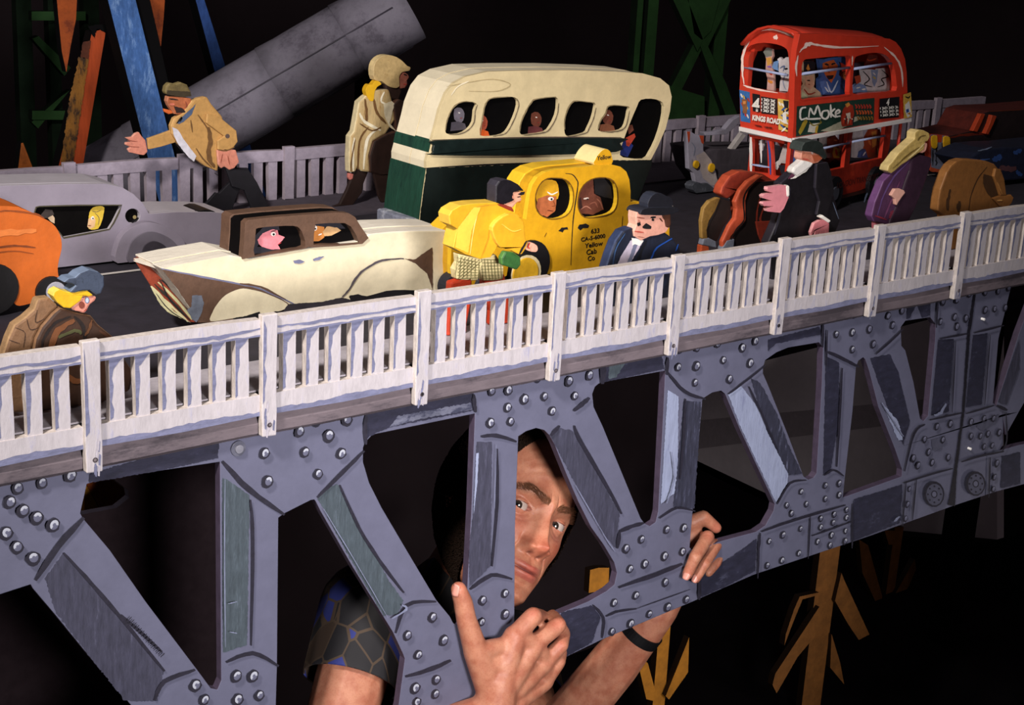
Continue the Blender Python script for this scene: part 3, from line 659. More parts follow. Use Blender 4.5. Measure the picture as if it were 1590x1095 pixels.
prism('fender_ring', cr([((x-Z3('850,520')[0][0])*.72+Z3('850,520')[0][0], (y-Z3('850,520')[0][1])*.72+Z3('850,520')[0][1]) for x, y in fo], 3), pl, -.017, -.014, GSD, t, bev=.003)
prism('fender_ring', cr([((x-Z3('850,520')[0][0])*.36+Z3('850,520')[0][0], (y-Z3('850,520')[0][1])*.36+Z3('850,520')[0][1]-4) for x, y in fo], 2), pl, -.019, -.017, paint('3c3740'), t, bev=.002)
dd = Deco(pl, .0078)
dd.poly(cr(Z3("520,300 540,270 580,262 605,270 600,310 590,350 570,390 530,395 510,380 515,340"), 2), 'd9b83e', .2); dd.poly(Z3("515,335 545,318 555,340 550,380 525,392 508,380"), 'e0b78a', .2)
dd.stroke(Z3("535,290 560,295 585,285"), 1, BRN); dd.stroke(Z3("550,300 575,330 570,370"), 1, BRN); dd.disc(Z3("538,330")[0], 2.4, WHT, 3); dd.disc(Z3("540,332")[0], 1.2, BK); dd.stroke(Z3("512,372 530,374"), 1.2, '8a3a2a'); dd.build('passenger', t)
dd = Deco(pl, .0078); dd.poly(Z3("285,330 310,308 322,330 322,360 300,350"), 'c9ae90', .3); dd.poly(Z3("230,330 270,280 310,285 320,310 280,330"), '3b3230'); dd.build('driver', t)
d = Deco(pl); d.stroke(win+[win[0]], 2.2, '4a4534', .5, 1, 1); d.disc(Z3("762,318")[0], 3, '8a7a50'); d.disc(Z3("1276,475")[0], 7.5, '1b191d'); d.stroke(Z3("640,560 650,470 690,400 760,350"), 1, '4b4650'); d.build('painted_lines', t)
for x in (20, 230, 320): wheel(t, pl, x, 420, .03, .002, .05, '121013')

# ---- orange car at the left edge
pl = PY(.42)
OR = paint('c4601c', .14, .6, 40, bump=.35, hex2='b3541a', amt=.3); ORL = paint('d97a3a', .2, .6, 120, (.3, 1, 1))
t = root_at(pl, (60, 460), 'toy_car', 'plain orange toy car cut off by the left edge of the picture', 'car')
out = Z3("-700,330 -560,270 -300,250 60,257 120,268 180,292 240,322 295,352 330,395 348,445 350,500 335,560 328,610 332,650 346,682 300,690 255,705 228,740 215,795 160,812 110,822 82,808 66,760 60,700 40,650 0,625 -90,620 -150,660 -180,760 -200,825 -640,800 -690,560")
prism('body_panel', cr(out, 2), pl, 0, .07, OR, t, bev=.014, side=OR)
d = Deco(pl, -.0006)
d.stroke(Z3("-60,292 60,282 200,300 250,325"), 2.5, paint('8c4318', .3), .4); d.stroke(Z3("-60,420 60,405 205,392"), 9, ORL, .4); d.stroke(Z3("-60,498 80,480 200,490"), 2.5, paint('7a3a18', .3), .4)
d.stroke(Z3("-60,525 80,510 190,525"), 1.5, paint('8c4318', .3), .4); d.build('brushwork', t)
wheel(t, pl, *Z3("285,735")[0], .020, -.004, .03, '131114'); c = pl.uv(*Z3("306,735")[0]); prism('hub', circ(c, .0125, 20), pl, -.007, -.0042, 'a9a8b4', t, uv=True, bev=.001)
wheel(t, pl, *Z3("-40,730")[0], .032, -.002, .03, '131114')
# ---- red double decker, turned a little away from the line of the road
cn = onY(1233, 215, .36)
sp = Pl((cn.x, cn.y, 0), math.radians(12)); fp = Pl((cn.x, cn.y, 0), math.radians(100))
RD = paint('d03c28', .12, .3, 40, bump=.15, spec=.5); RDD = paint('8f2414', .3, .5, 60, hex2='a03018', amt=.4); TRIM = paint('ece6e4', .05, .35)
t = thing('double_decker_bus', 'glossy red double decker toy bus with adverts and a crowd behind its windows', 'bus', (cn.x, cn.y, DECK))
LEN = sp.uv(*ZB("1375,790")[0])[0]; WID = abs(fp.uv(*ZB("92,700")[0])[0])
BAR = paint('aab6dc', .2, .4)
# upper deck
su = ZB("490,950 500,800 503,600 508,430 520,280 545,160 700,158 960,180 1130,188 1225,196 1270,220 1310,270 1340,350 1352,450 1358,600 1375,795")
w1 = cr(ZB("546,648 550,500 552,400 572,352 620,342 760,328 880,318 916,320 930,350 928,480 922,600 905,622 720,640 600,652"), 2)
w2 = cr(ZB("946,608 950,450 958,350 985,325 1060,306 1130,302 1190,318 1235,362 1262,430 1274,520 1272,588 1180,598 1040,608"), 2)
prism('side_panel', su, sp, 0, .010, RD, t, holes=[w1, w2], bev=.003)
fu = ZB("492,950 500,800 500,600 505,430 515,280 545,165 520,140 440,112 340,92 260,112 190,160 130,230 105,310 96,450 88,580 92,700 95,862")
fw = cr(ZB("112,520 112,400 128,300 175,245 270,226 370,238 430,262 455,300 464,400 462,500 452,598 400,602 280,585 170,566 122,550"), 2)
prism('front_panel', fu, fp, .0, .010, RD, t, holes=[fw], bev=.003)
# far side and rear: same cut-outs on the other side
sp2 = Pl(sp.p+fp.t*(-WID if fp.uv(*ZB("92,700")[0])[0] < 0 else WID), math.radians(12)); sgn = (sp2.p-sp.p)
SU = [sp.uv(*q) for q in su]; W1 = [sp.uv(*q) for q in w1]; W2 = [sp.uv(*q) for q in w2]
SU2 = [(min(max(a, .014), LEN-.012), b-.002) for a, b in SU]; SU2[5] = (.03, SU[5][1]-.006); SU2[4] = (.014, SU[4][1]-.012)
prism('side_panel', SU2, sp2, -.010, 0, RD, t, holes=[W1, W2], uv=True, bev=.002, side=RD)
# roof swept along the side's top edge with the arched front profile
arch = [fp.uv(*q) for q in ZB("545,165 520,140 440,112 340,92 260,112 190,160 130,230")]
topl = [sp.uv(*q) for q in ZB("545,160 700,158 960,180 1130,188 1225,196 1270,220 1310,270 1340,350 1352,450 1358,600 1374,790")]
off = base(t); vs = []; fs = []
for k, (u, v) in enumerate(topl):
    dz = v-topl[0][1]
    for a, b in arch:
        q = fp.w(a, b)+sp.t*u; q.z = b+dz*(1 if True else 0); vs.append(q-off)
n = len(arch)
for k in range(len(topl)-1):
    for j in range(n-1): fs.append((k*n+j, k*n+j+1, (k+1)*n+j+1, (k+1)*n+j))
me = bpy.data.meshes.new('roof'); me.from_pydata(vs, [], fs); r_ = link('roof', me, t, (RD,)); sm = r_.modifiers.new('s', 'SOLIDIFY'); sm.thickness = .004; sm.offset = 1
for f in me.polygons: f.use_smooth = True
zf = sp.uv(*ZB("700,915")[0])[1]
f0_ = sp.w(.004, zf, .004); f1_ = sp.w(LEN*.97, zf, .004)
quad3('upper_floor', [f0_, f1_, f1_+sgn*.96, f0_+sgn*.96], .006, paint('b8b0b4'), t)
# lower deck: side with windows and pillars
L = [sp.uv(*q) for q in ZB("492,958 700,920 1000,868 1250,822 1345,805")]
lo = [sp.uv(*q) for q in ZC("1460,365 1150,420 880,440")]
zsill = sp.uv(*ZC("1300,395")[0])[1]; xr = sp.uv(*ZD("415,500")[0])[0]; xr2 = sp.uv(*ZD("470,300")[0])[0]
zt0 = sp.uv(*ZB("700,925")[0])[1]
body = [(0, zt0+.008), (xr2, zt0+.010), (xr2, zsill+.02), (xr2-.008, zsill-.005), (xr2-.02, DECK+.045), (xr2-.03, DECK+.026), (xr2-.10, DECK+.020), (.06, DECK+.020), (.0, DECK+.018)]
def sq(a, b, z0, z1): return [(a, z0), (b, z0), (b, z1), (a, z1)]
pu = [sp.uv(*q)[0] for q in ZB("700,990 925,960 952,960 1195,960")]
ws = [sq(pu[0]-.05, pu[1]-.004, zsill+.002, zt0-.004), sq(pu[2]+.002, pu[3], zsill+.004, zt0-.002)]
prism('lower_side_panel', body, sp, .004, .012, RDD, t, holes=ws, uv=True, side=RD, bev=.001)
bd2 = [(max(a, .02), b) for a, b in body]; sp3 = Pl(sp.p+sgn*.9, math.radians(12))
prism('lower_side_panel', bd2, sp3, -.012, -.004, RDD, t, holes=ws, uv=True, side=RD)
tube('rear_pole', [sp.w(LEN-.012, DECK+.03, .01), sp.w(LEN-.014, zt0+.01, .01)], .003, RD, t)
box_ = [sp.w(.02, DECK+.02, .004), sp.w(LEN*.95, DECK+.02, .004)]
quad3('lower_floor', [box_[0], box_[1], box_[1]+sgn*.95, box_[0]+sgn*.95], .006, paint('3a1a14'), t)
# lower front with driver's cabin
lf = ZC("500,118 870,200 885,300 890,420 885,760 520,700 520,430 525,160")
c1 = ZC("545,170 655,190 665,440 545,425"); c2 = ZC("690,195 815,225 835,440 790,470 705,455")
prism('cab_front', lf, fp, .012, .020, RD, t, holes=[c1, c2], bev=.001)
d = Deco(fp, .0115); d.stroke(ZC("535,165 537,425"), 5, TRIM); d.stroke(ZC("612,190 615,360"), 2.5, TRIM); d.stroke(ZC("540,372 685,395"), 3, BAR); d.stroke(ZC("665,190 680,300 685,450"), 3, paint('2c4f9a')); d.stroke(ZC("855,240 865,320 880,390"), 7, paint('28508c'))
d.build('cab_window_lines', t)
dd = Deco(fp, .03); dd.poly(ZC("740,230 810,240 800,380 720,370 690,420 620,400 700,350"), 'cdc6c4', .3); dd.poly(ZC("700,385 800,385 800,470 720,450"), '23232c', .3); dd.poly(ZC("550,200 600,190 590,260 560,300"), 'b9b4bc', .4); dd.poly(ZC("690,210 760,215 720,250"), 'a8341c'); dd.build('driver', t)
# white trim band
def strip(name, pl_, a, b, th, mat, d0=-.004):
    pa = [a, b, (b[0], b[1]+th), (a[0], a[1]+th)]; return prism(name, pa, pl_, d0, .001, mat, t, bev=.0008)
a, b, c = ZB("92,858 490,946 1376,790")
strip('trim_band', fp, a, b, 6.8, TRIM); strip('trim_band', sp, (b[0]-.4, b[1]), c, 6.5, TRIM)
# window rails
for p_, s, w in [(fp, "118,412 450,472", .0022), (sp, "548,465 926,414", .0024), (sp, "955,425 1242,382", .0024), (sp, "700,1030 925,985", .002), (sp, "952,975 1195,930", .002)]:
    q = ZB(s); tube('window_rail', [p_.px(*q[0], .002), p_.px(*q[1], .002)], w, BAR, t, 8)
# painted gloss lines on the bodywork
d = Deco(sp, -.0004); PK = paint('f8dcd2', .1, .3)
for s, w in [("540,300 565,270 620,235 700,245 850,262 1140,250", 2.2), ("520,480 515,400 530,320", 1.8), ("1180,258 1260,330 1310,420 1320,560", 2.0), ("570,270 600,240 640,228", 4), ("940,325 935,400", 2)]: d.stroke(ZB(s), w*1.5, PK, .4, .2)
d.stroke(w1+[w1[0]], 2.0, RD, .1, 1, 1)
d.poly(ZB("520,706 1106,642 1100,832 700,905 512,936"), '1f3a30', .2)
d.poly(ZB("700,890 850,820 980,780 1000,800 850,880 780,900"), 'b9b49c', .4); d.poly(ZB("530,900 560,830 590,800 600,820 570,880 545,925"), 'b59a32', .3); d.poly(ZB("600,900 615,840 700,830 665,860 655,905"), 'd8d2c4', .3)
d.stroke(ZB("610,820 645,850 700,830 690,810"), 2, '8b7a30', .3); d.poly(ZB("660,860 680,850 670,910 655,905"), 'c9a23a', .3)
d.poly(ZB("870,720 900,680 940,700 950,760 940,850 860,860 850,800"), 'a5321e', .8); d.poly(ZB("890,760 920,750 925,800 900,820"), 'e6d2c0', .6); d.poly(ZB("880,690 910,675 920,700 895,715"), 'd08a3c', .4)
for k in range(9): d.stroke(ZB([(865+9*k, 820+(-1)**k*22), (875+9*k, 790-(-1)**k*15)]), 1.6, ('d8452a', 'e8d8c0', '2a2a30')[k % 3], .3)
for k in range(3):
    for j in range(6): d.stroke(ZB([(955+j*21+k*6, 690+k*45), (968+j*21+k*6, 712+k*44), (960+j*21+k*6, 722+k*42)]), 2.4, ('b8382a', 'c9562a', '8f6a2c')[k], .4)
# hand lettered word
for s in ["580,712 545,722 535,770 545,805 590,790", "600,790 612,720 640,765 668,700 690,780", "735,735 705,745 700,785 730,800 752,770 745,738 728,740", "765,690 768,790", "800,722 768,755 805,790", "800,765 832,750 826,732 806,745 806,780 840,778", "580,800 650,800 690,795"]: d.stroke(ZB(s), 3.0, WHT, .2, .7)
d.poly(ZB("1136,648 1286,632 1280,788 1130,802"), '17151a')
def squig(d, pts, w, mat, n, h):
    (x0, y0), (x1, y1) = pts
    for k in range(n):
        a = x0+(x1-x0)*k/n; b = y0+(y1-y0)*k/n; e = (x1-x0)/n
        q = [[(a, b), (a, b-h)], [(a, b-h), (a+e*.6, b-h), (a+e*.6, b), (a, b)], [(a, b), (a+e*.3, b-h), (a+e*.65, b)], [(a+e*.6, b-h), (a, b-h), (a, b), (a+e*.6, b)]][k % 4]
        d.stroke(q, w, mat, .1, 1, 1)
for k in range(3): squig(d, ZB([(1140, 728+k*26), (1275, 716+k*26)]), 1.3, WHT, 11, 3.2)
d.poly(ZB("1304,616 1364,598 1372,782 1310,798"), 'd9b04c', .3); d.poly(ZB("1320,690 1350,660 1368,760 1340,790 1318,740"), 'e9e6e2', .4); d.poly(ZB("1325,730 1345,720 1350,745 1330,755"), '2b4f9a', .3); d.poly(ZB("1335,760 1360,745 1362,770"), 'c9842a'); d.stroke(ZB("1320,630 1345,640 1355,625"), 2, BK)
d.build('side_advert', t)
d = Deco(fp, -.0004)
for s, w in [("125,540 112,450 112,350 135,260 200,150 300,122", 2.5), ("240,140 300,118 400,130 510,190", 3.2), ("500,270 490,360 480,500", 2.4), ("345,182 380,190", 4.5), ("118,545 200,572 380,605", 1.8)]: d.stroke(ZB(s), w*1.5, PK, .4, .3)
d.poly(ZB("90,582 168,598 172,832 100,818"), '3a6fb0', .2)
for k in range(10): d.stroke(ZB([(100+6*k, 610+(k*67) % 190), (112+6*k, 640+(k*67) % 190)]), 2.4, ('e8e2e0', 'b03a2c', '27467c', 'c9a23a')[k % 4], .3)
d.poly(ZB("110,650 150,655 150,760 118,755"), '8a5a3a', .5); d.poly(ZB("118,665 140,668 138,690 120,688"), 'd98a4c', .3)
d.poly(ZB("190,608 247,618 250,752 194,742"), '17151a'); d.poly(ZB("255,630 378,650 380,772 258,760"), '2a1a1c')
for k in range(4): squig(d, ZB([(262, 662+k*27), (368, 678+k*27)]), 1.4, WHT, 8, 3.6)
d.poly(ZB("386,646 500,662 502,910 392,880"), 'd9b458', .2)
for k in range(18): d.stroke(ZB([(395+(k*29) % 95, 670+(k*53) % 200), (408+(k*29) % 85, 700+(k*53) % 200)]), 2.6, ('efe9e2', '22222c', '2f56a0', 'c9842a', 'efe9e2')[k % 5], .3)
d.poly(ZB("430,660 470,665 468,720 440,715"), '1d1a20'); d.poly(ZB("425,760 450,740 460,840 430,830"), 'f0ebe4', .3)
for s in ("215,845 270,858", "290,862 350,868"): d.stroke(ZB(s), 2, '5a1710', .4)
d.build('front_advert', t)
def ftext(body, pt, size, bold, pl_, xs, rot, flip=False):
    u, v = pl_.uv(*pt); cu = bpy.data.curves.new('t', 'FONT'); cu.body = body; cu.size = size; cu.offset = bold
    o = bpy.data.objects.new('t', cu); COL.objects.link(o); me = bpy.data.meshes.new_from_object(o.evaluated_get(bpy.context.evaluated_depsgraph_get())); bpy.data.objects.remove(o)
    s = -1 if flip else 1
    for q in me.vertices: q.co = pl_.w(u+s*q.co.x*xs, v+q.co.y+q.co.x*rot, -.006)-base(t)
    me.materials.clear(); return link('lettering', me, t, (WHT,))
fl = fp.t.dot(RT) < 0
ftext('4', ZB("196,735")[0], .031, .0008, fp, .95, 0, fl); ftext('KINGS ROAD', ZB("198,806")[0], .0118, .0006, fp, .78, 0, fl); ftext('4', ZB("1175,697")[0], .0165, .0006, sp, 1.3, 0)
o = ftext('LONDON TRANSPORT', ZC("1190,545")[0], .0150, .0002, sp, 1.0, 0); o.data.materials[0] = M('4a120c')
# passengers: little plywood cut-outs standing inside
def pas(pl_, d, polys, strokes=(), tr=ZB):
    pl_ = Pl(pl_.p+pl_.n*d, math.atan2(pl_.t.y, pl_.t.x)); d = 0
    o = prism('passenger', tr(polys[0][0]), pl_, d, d+.006, polys[0][1], t)
    if polys[1:] or strokes:
        k = Deco(pl_, d-.0004)
        for a, c in polys[1:]: k.poly(tr(a), c, .25)
        for a, w, c in strokes: k.stroke(tr(a), w, c, .3)
        k.build('painted_features', o)
pas(sp, .022, [("556,650 550,590 570,570 590,540 575,500 570,430 575,370 640,365 655,430 660,500 650,560 700,600 712,636", 'c9a98a'), ("572,370 640,362 660,380 655,460 575,475", '1b1a20'), ("590,420 605,385 620,425 605,440", 'd98a3a'), ("550,650 560,590 610,640 712,625 712,640", 'c9c9a0'), ("580,480 640,475 655,540 620,580 585,555", 'cf9a7c')], [("595,510 620,512", 2, BK), ("605,540 620,540", 1.5, '8a2c24'), ("575,575 610,615 660,600", 2, 'a03020')])
pas(sp, .030, [("690,620 690,500 710,480 700,430 690,350 830,345 850,400 840,470 900,520 905,618", '3c5a96'), ("715,370 800,355 830,400 815,470 780,530 740,480 715,430", 'c8602c'), ("685,365 760,340 880,330 920,380 900,400 800,350 700,385", '3c5f9c'), ("740,475 800,470 790,500 760,505", '1b1a20'), ("690,520 740,510 780,580 720,620", '5a7ab8')], [("730,385 760,395", 3, '1b1a20'), ("780,390 810,380", 3, '1b1a20'), ("760,400 755,440 770,450", 2, '7a2c14'), ("745,520 780,600 830,510", 2.5, 'c9d4ea'), ("730,560 760,600", 2, 'e0e6f0'), ("850,540 880,600", 3, '2a3a5c')])
pas(sp, .040, [("850,600 845,500 870,450 930,440 940,520 930,600", 'b5522c'), ("870,465 915,455 920,500 880,510", 'd0783c'), ("855,540 900,520 930,560 925,600 860,600", '4a6aa8')], [("880,475 905,475", 2.5, BK)])
pas(sp, .034, [("1010,600 1020,480 1015,430 1080,425 1220,415 1225,500 1222,590 1130,602", 'ddd6d8'), ("1080,430 1135,430 1125,520 1105,560 1090,520", '8fa2c4'), ("1035,380 1060,320 1130,318 1140,400 1110,430 1060,425", '6a2a22')], [("1020,440 1070,500 1030,540 1090,560", 1.8, BK), ("1160,430 1210,480 1160,500 1180,540 1130,560", 1.8, BK), ("1095,450 1115,470", 2, WHT), ("1095,480 1115,500", 2, 'd8c23a'), ("1050,350 1070,360 1120,345", 2, 'c94a2c')])
pas(sp, .020, [("945,605 950,560 990,530 1040,550 1058,602", '7f95c0'), ("955,480 1000,470 1005,520 970,540", 'b5482c')], [("970,570 1000,560", 2, WHT), ("1010,580 1040,575", 2, WHT)])
pas(sp, .060, [("600,600 660,340 700,345 740,600", '6a2a3c')]); pas(sp, .065, [("955,600 980,380 1030,370 1040,600", '5c4a60')])
pas(fp, .030, [("295,590 300,500 285,440 290,350 275,290 295,262 335,275 340,330 325,360 345,450 350,590", 'd0a49a'), ("270,295 295,262 335,275 335,325 290,335", '7c8078'), ("290,340 330,335 335,380 300,400", 'd8a04c')], [("315,440 335,470", 4, 'b5402c'), ("305,510 340,530", 4, 'd98a3a'), ("300,405 330,410", 2.5, '8a5ab0')])
pas(fp, .022, [("390,590 395,520 405,490 385,440 385,380 375,350 395,335 415,355 440,335 465,335 465,595", 'dcd6da'), ("335,410 350,370 385,360 380,400 385,440 350,425", '6f96c8')], [("395,420 430,400 420,440", 2, '6a7aa0'), ("430,425 455,420", 2.5, BK), ("440,450 420,520 440,580", 2, '9aa2b8')])
pas(sp, .028, [("700,1095 715,940 780,930 790,1095", 'cfc6c4')], [("720,1000 760,990", 2, '8a8a96')]); pas(sp, .020, [("770,1060 775,950 810,925 840,960 842,1060", '8a3a26'), ("790,1060 800,1010 850,1030 842,1095 800,1095", 'c9a93a')], [("800,960 825,965", 2, 'd8763c'), ("815,1030 825,1080", 3, 'b03024')])
pas(sp, .028, [("1040,1095 1050,940 1085,880 1150,880 1170,960 1160,1095", 'b04a2c'), ("1085,900 1120,890 1130,1000 1090,1020", 'd8863c')], [("1060,960 1080,1000", 3, 'd8703a'), ("1130,930 1150,980", 3, 'd89a5a'), ("1075,1040 1110,1050", 3, 'c03a28'), ("1130,1020 1140,1080", 3, 'e0b070')])
pas(sp, .024, [("955,1095 960,900 1020,890 1030,1000 1000,1095", 'cbbfc2')]); pas(sp, .018, [("1000,1095 1010,1050 1040,1030 1060,1095", '3a4a7c')], [("1020,1080 1040,1050", 2, WHT)])
pas(sp, .018, [("1280,380 1285,330 1330,300 1350,320 1340,400", '3a4f8c'), ("1290,340 1310,320 1320,360", 'd8d4d0')], (), ZC) if False else None
ux = [sp.uv(*ZD("0,800")[0])[0]+.004, sp.uv(*ZD("300,800")[0])[0]+.01]
for u in ux:
    for P_, a, b in ((sp, -.004, .012), (sp3, -.012, .004)):
        o = prism('wheel', circ((u, DECK+.030), .030, 24), P_, a, b, '14141a', t, uv=True, bev=.003); prism('hub', circ((u, DECK+.030), .012, 14), P_, a-.002, a, '4a4c58', o, uv=True)
d = Deco(sp, .0008)
d.stroke(ZC("1000,790 1005,720 1045,645"), 2.5, TRIM); d.stroke(ZC("1225,785 1390,758"), 2.5, paint('6a7a9a')); d.stroke(ZD("60,935 220,905"), 2.5, paint('6a7a9a')); d.stroke(ZD("255,800 280,730 335,700"), 2.5, paint('8a9ab8'))
d.poly(ZC("1300,660 1312,645 1318,690 1306,700"), BK); d.build('painted_lines', t)
for q in ((1175, 345), (1060, 330)): pass
# ---- pale jeep-like car behind the green bus
pl = Pl(onY(1092, 250, .62), 0); pl.p.z = 0
t = root_at(pl, (1110, 280), 'toy_car', 'dull grey toy car with two yellow headlights facing left beyond the taxi', 'car')
LG = paint('9a96a6', .15, .6, 60, hex2='b4aebc', amt=.35); DG = paint('4b454c', .25, .6, 60, hex2='6a626a', amt=.35)
fpl = Pl(pl.p, math.radians(118))
hood = ZC("205,262 300,250 420,252 600,250 900,250 900,470 700,470 560,440 450,450 420,520 330,570 250,430")
prism('body', hood, pl, .0, .09, DG, t, bev=.004)
gr = ZC("80,115 112,118 150,142 180,146 206,150 208,262 235,300 300,420 332,562 300,575 200,545 145,500 130,430 95,400 88,260")
fr = Pl(pl.px(1118, 290), 0)
prism('grille', gr, PY(.612), 0, .01, LG, t, bev=.0015)
d = Deco(PY(.612)); d.poly(ZC("80,118 104,118 100,190 90,205"), 'b04426'); d.poly(ZC("172,146 206,150 206,212 190,205"), 'b04426')
d.stroke(ZC("200,345 222,440"), 2.4, BK); d.stroke(ZC("120,330 125,390"), 2, paint('7a7682')); d.poly(ZC("145,300 210,270 260,330 290,420 325,540 260,520 200,470"), paint('b5a8a6', .2, .6, 80, hex2='94878c', amt=.4), .4); d.stroke(ZC("115,200 140,240 130,300"), 1.5, '7a8094', .4)
d.build('painted_grille', t)
for q, r in ((ZC("142,365")[0], 6.6), (ZC("258,390")[0], 7.6)):
    a = PY(.612).uv(*q); prism('headlight', circ(a, r/1040, 20, r/930), PY(.612), -.005, 0, 'd9a81c', t, uv=True, bev=.001)
prism('bumper', cr(ZC("120,530 160,500 200,515 240,510 300,560 335,580 300,610 220,620 150,590"), 2), PY(.605), 0, .02, paint('4c4f58', .3, .6, 100, hex2='6d707c', amt=.4), t, bev=.003)
prism('windscreen_frame', ZC("208,126 300,118 370,100 430,30 480,0 500,8 470,60 410,118 380,140 220,150"), PY(.625), 0, .012, LG, t, bev=.001)
prism('windscreen_frame', ZC("500,130 530,145 440,262 405,262"), PY(.622), 0, .01, paint('b9b2b0'), t, bev=.001)
for x in (1150, 1290): wheel(t, PY(.63), x, 300, .026, -.004, .06)
# ---- orange-red car at the right edge
t = root_at(PY(.52), (1475, 250), 'toy_car', 'dark toy car with grey grille, yellow headlights and orange windscreen posts at the right edge', 'car')
P5 = PY(.52)
prism('body', ZD("890,300 1000,275 1070,258 1140,130 1200,110 1430,100 1900,60 2300,40 2300,520 900,570 895,430"), PY(.545), 0, .09, paint('241a1c', .3, .6), t, bev=.004, side=paint('5a2018', .3))
prism('grille', ZD("750,292 765,285 890,296 898,320 896,430 882,560 850,582 752,560 748,420"), P5, 0, .014, paint('6f7388', .2, .6, 100, hex2='5a5f78', amt=.4), t, bev=.002, side=paint('b03a20'))
d = Deco(P5); d.poly(ZD("800,290 842,294 835,345 805,345"), 'b03a20', .2); d.poly(ZD("750,530 800,545 850,560 880,545 878,580 750,565"), 'b04a2a', .4)
for s in ("800,350 795,480", "838,350 850,490", "790,480 800,500 790,520", "840,460 860,480 845,505", "770,400 768,520"): d.stroke(ZD(s), 1.8, BK, .4)
d.stroke(ZD("755,290 750,420 752,540"), 1.6, 'c04a28'); d.build('painted_grille', t)
for s in ("755,300 790,292 798,310 796,380 770,392 755,370", "845,305 880,300 894,320 892,405 865,415 848,390"): prism('headlight', cr(ZD(s), 2), P5, -.003, 0, 'dca81e', t, bev=.001)
prism('windscreen_post', ZD("1075,262 1105,200 1138,130 1168,132 1140,200 1108,268"), PY(.538), 0, .01, paint('b5401e', .2), t, bev=.001)
prism('windscreen_post', ZD("1168,282 1200,210 1222,140 1255,148 1225,220 1192,286"), PY(.535), 0, .01, paint('b5401e', .2), t, bev=.001)
d = Deco(PY(.545)); d.stroke(ZD("900,310 1000,290 1120,280 1200,285"), 4, paint('6a2416', .3), .4); d.stroke(ZD("1200,112 1300,106 1440,100"), 1.6, paint('6a3020')); d.poly(ZD("1010,425 1040,390 1090,358 1110,372 1060,400 1030,425"), paint('8f3a1c', .3)); d.build('painted_lines', t)
for x in (1500, 1640): wheel(t, P5, x, 300, .026, .02, .06)
# ---- dark blue car low on the right
P6 = PY(.40)
t = root_at(P6, (1560, 290), 'toy_car', 'dark blue toy car with light blue streaks behind the brown bent walker', 'car')
prism('body', ZD("1030,480 1100,430 1180,395 1300,385 1440,380 2000,320 2000,640 1300,640 1250,560 1100,560"), P6, 0, .08, paint('1a2034', .3, .5, 60), t, bev=.006)
d = Deco(P6)
for s, w, c in [("1110,410 1160,400 1215,380", 2, '7a86a0'), ("1220,480 1290,450", 9, '2c4a86'), ("1380,430 1440,400", 7, '2c4a86'), ("1040,470 1120,480 1200,470", 2, '3c5a96'), ("1270,540 1340,545 1400,540", 9, '5a3a40'), ("1400,560 1440,600", 7, '2c4a86')]: d.stroke(ZD(s), w, c, .4)
d.build('brushwork', t)
for x in (1530, 1620): wheel(t, P6, x, 300, .024, -.004, .03)
# ------------------------------------------------------------------ little plywood pedestrians, each a stack of cut-outs
KD = .5
def fig(name, label, Y, foot, parts, z=DECK, cat='figure'):
    """parts: (part name, outline px, depth from, depth to, paint[, side paint[, smooth]])"""
    pl_ = PY(Y); u = pl_.uv(*foot)[0]; t = thing(name, label, cat, (u, Y, z))
    for p in parts:
        nm, o, a, b, m_ = p[:5]; a *= KD; b *= KD; sd = p[5] if len(p) > 5 and p[5] else None
        if len(p) > 6: o = cr(o, p[6])
        prism(nm, o, pl_, a, b, m_, t, bev=min(.003, (b-a)*.25), side=sd)
    return t, pl_
def shoes(t, pl_, xs, w=.018, mat='17151a', d0=0, d1=.014, h=.008):
    for x in xs:
        u = pl_.uv(x, 400)[0]; prism('shoe', [(u-w/2, DECK), (u+w/2, DECK), (u+w/2, DECK+h*.7), (u, DECK+h), (u-w/2, DECK+h)], pl_, d0, d1, mat, t, uv=True, bev=.001)
def legs(t, pl_, tops, xs, w0, w1, mat, d0=0, d1=.014, z=DECK+.006):
    """legs from pixel tops down to the road"""
    for (x, y), xb in zip(tops, xs):
        u, v = pl_.uv(x, y); ub = pl_.uv(xb, 400)[0]
        prism('leg', [(u-w0/2, v), (u+w0/2, v), (ub+w1/2, z), (ub-w1/2, z)], pl_, d0, d1, mat, t, uv=True, bev=.0015)
TAN = paint('b58a50', .2, .6, 120, bump=.4, hex2='a07a42', amt=.4); TAND = paint('6a4a28', .25, .6, 120); DK = paint('15131a', .3, .6, 80)
FP = paint('c9806c', .2, .5, 150, bump=.3)
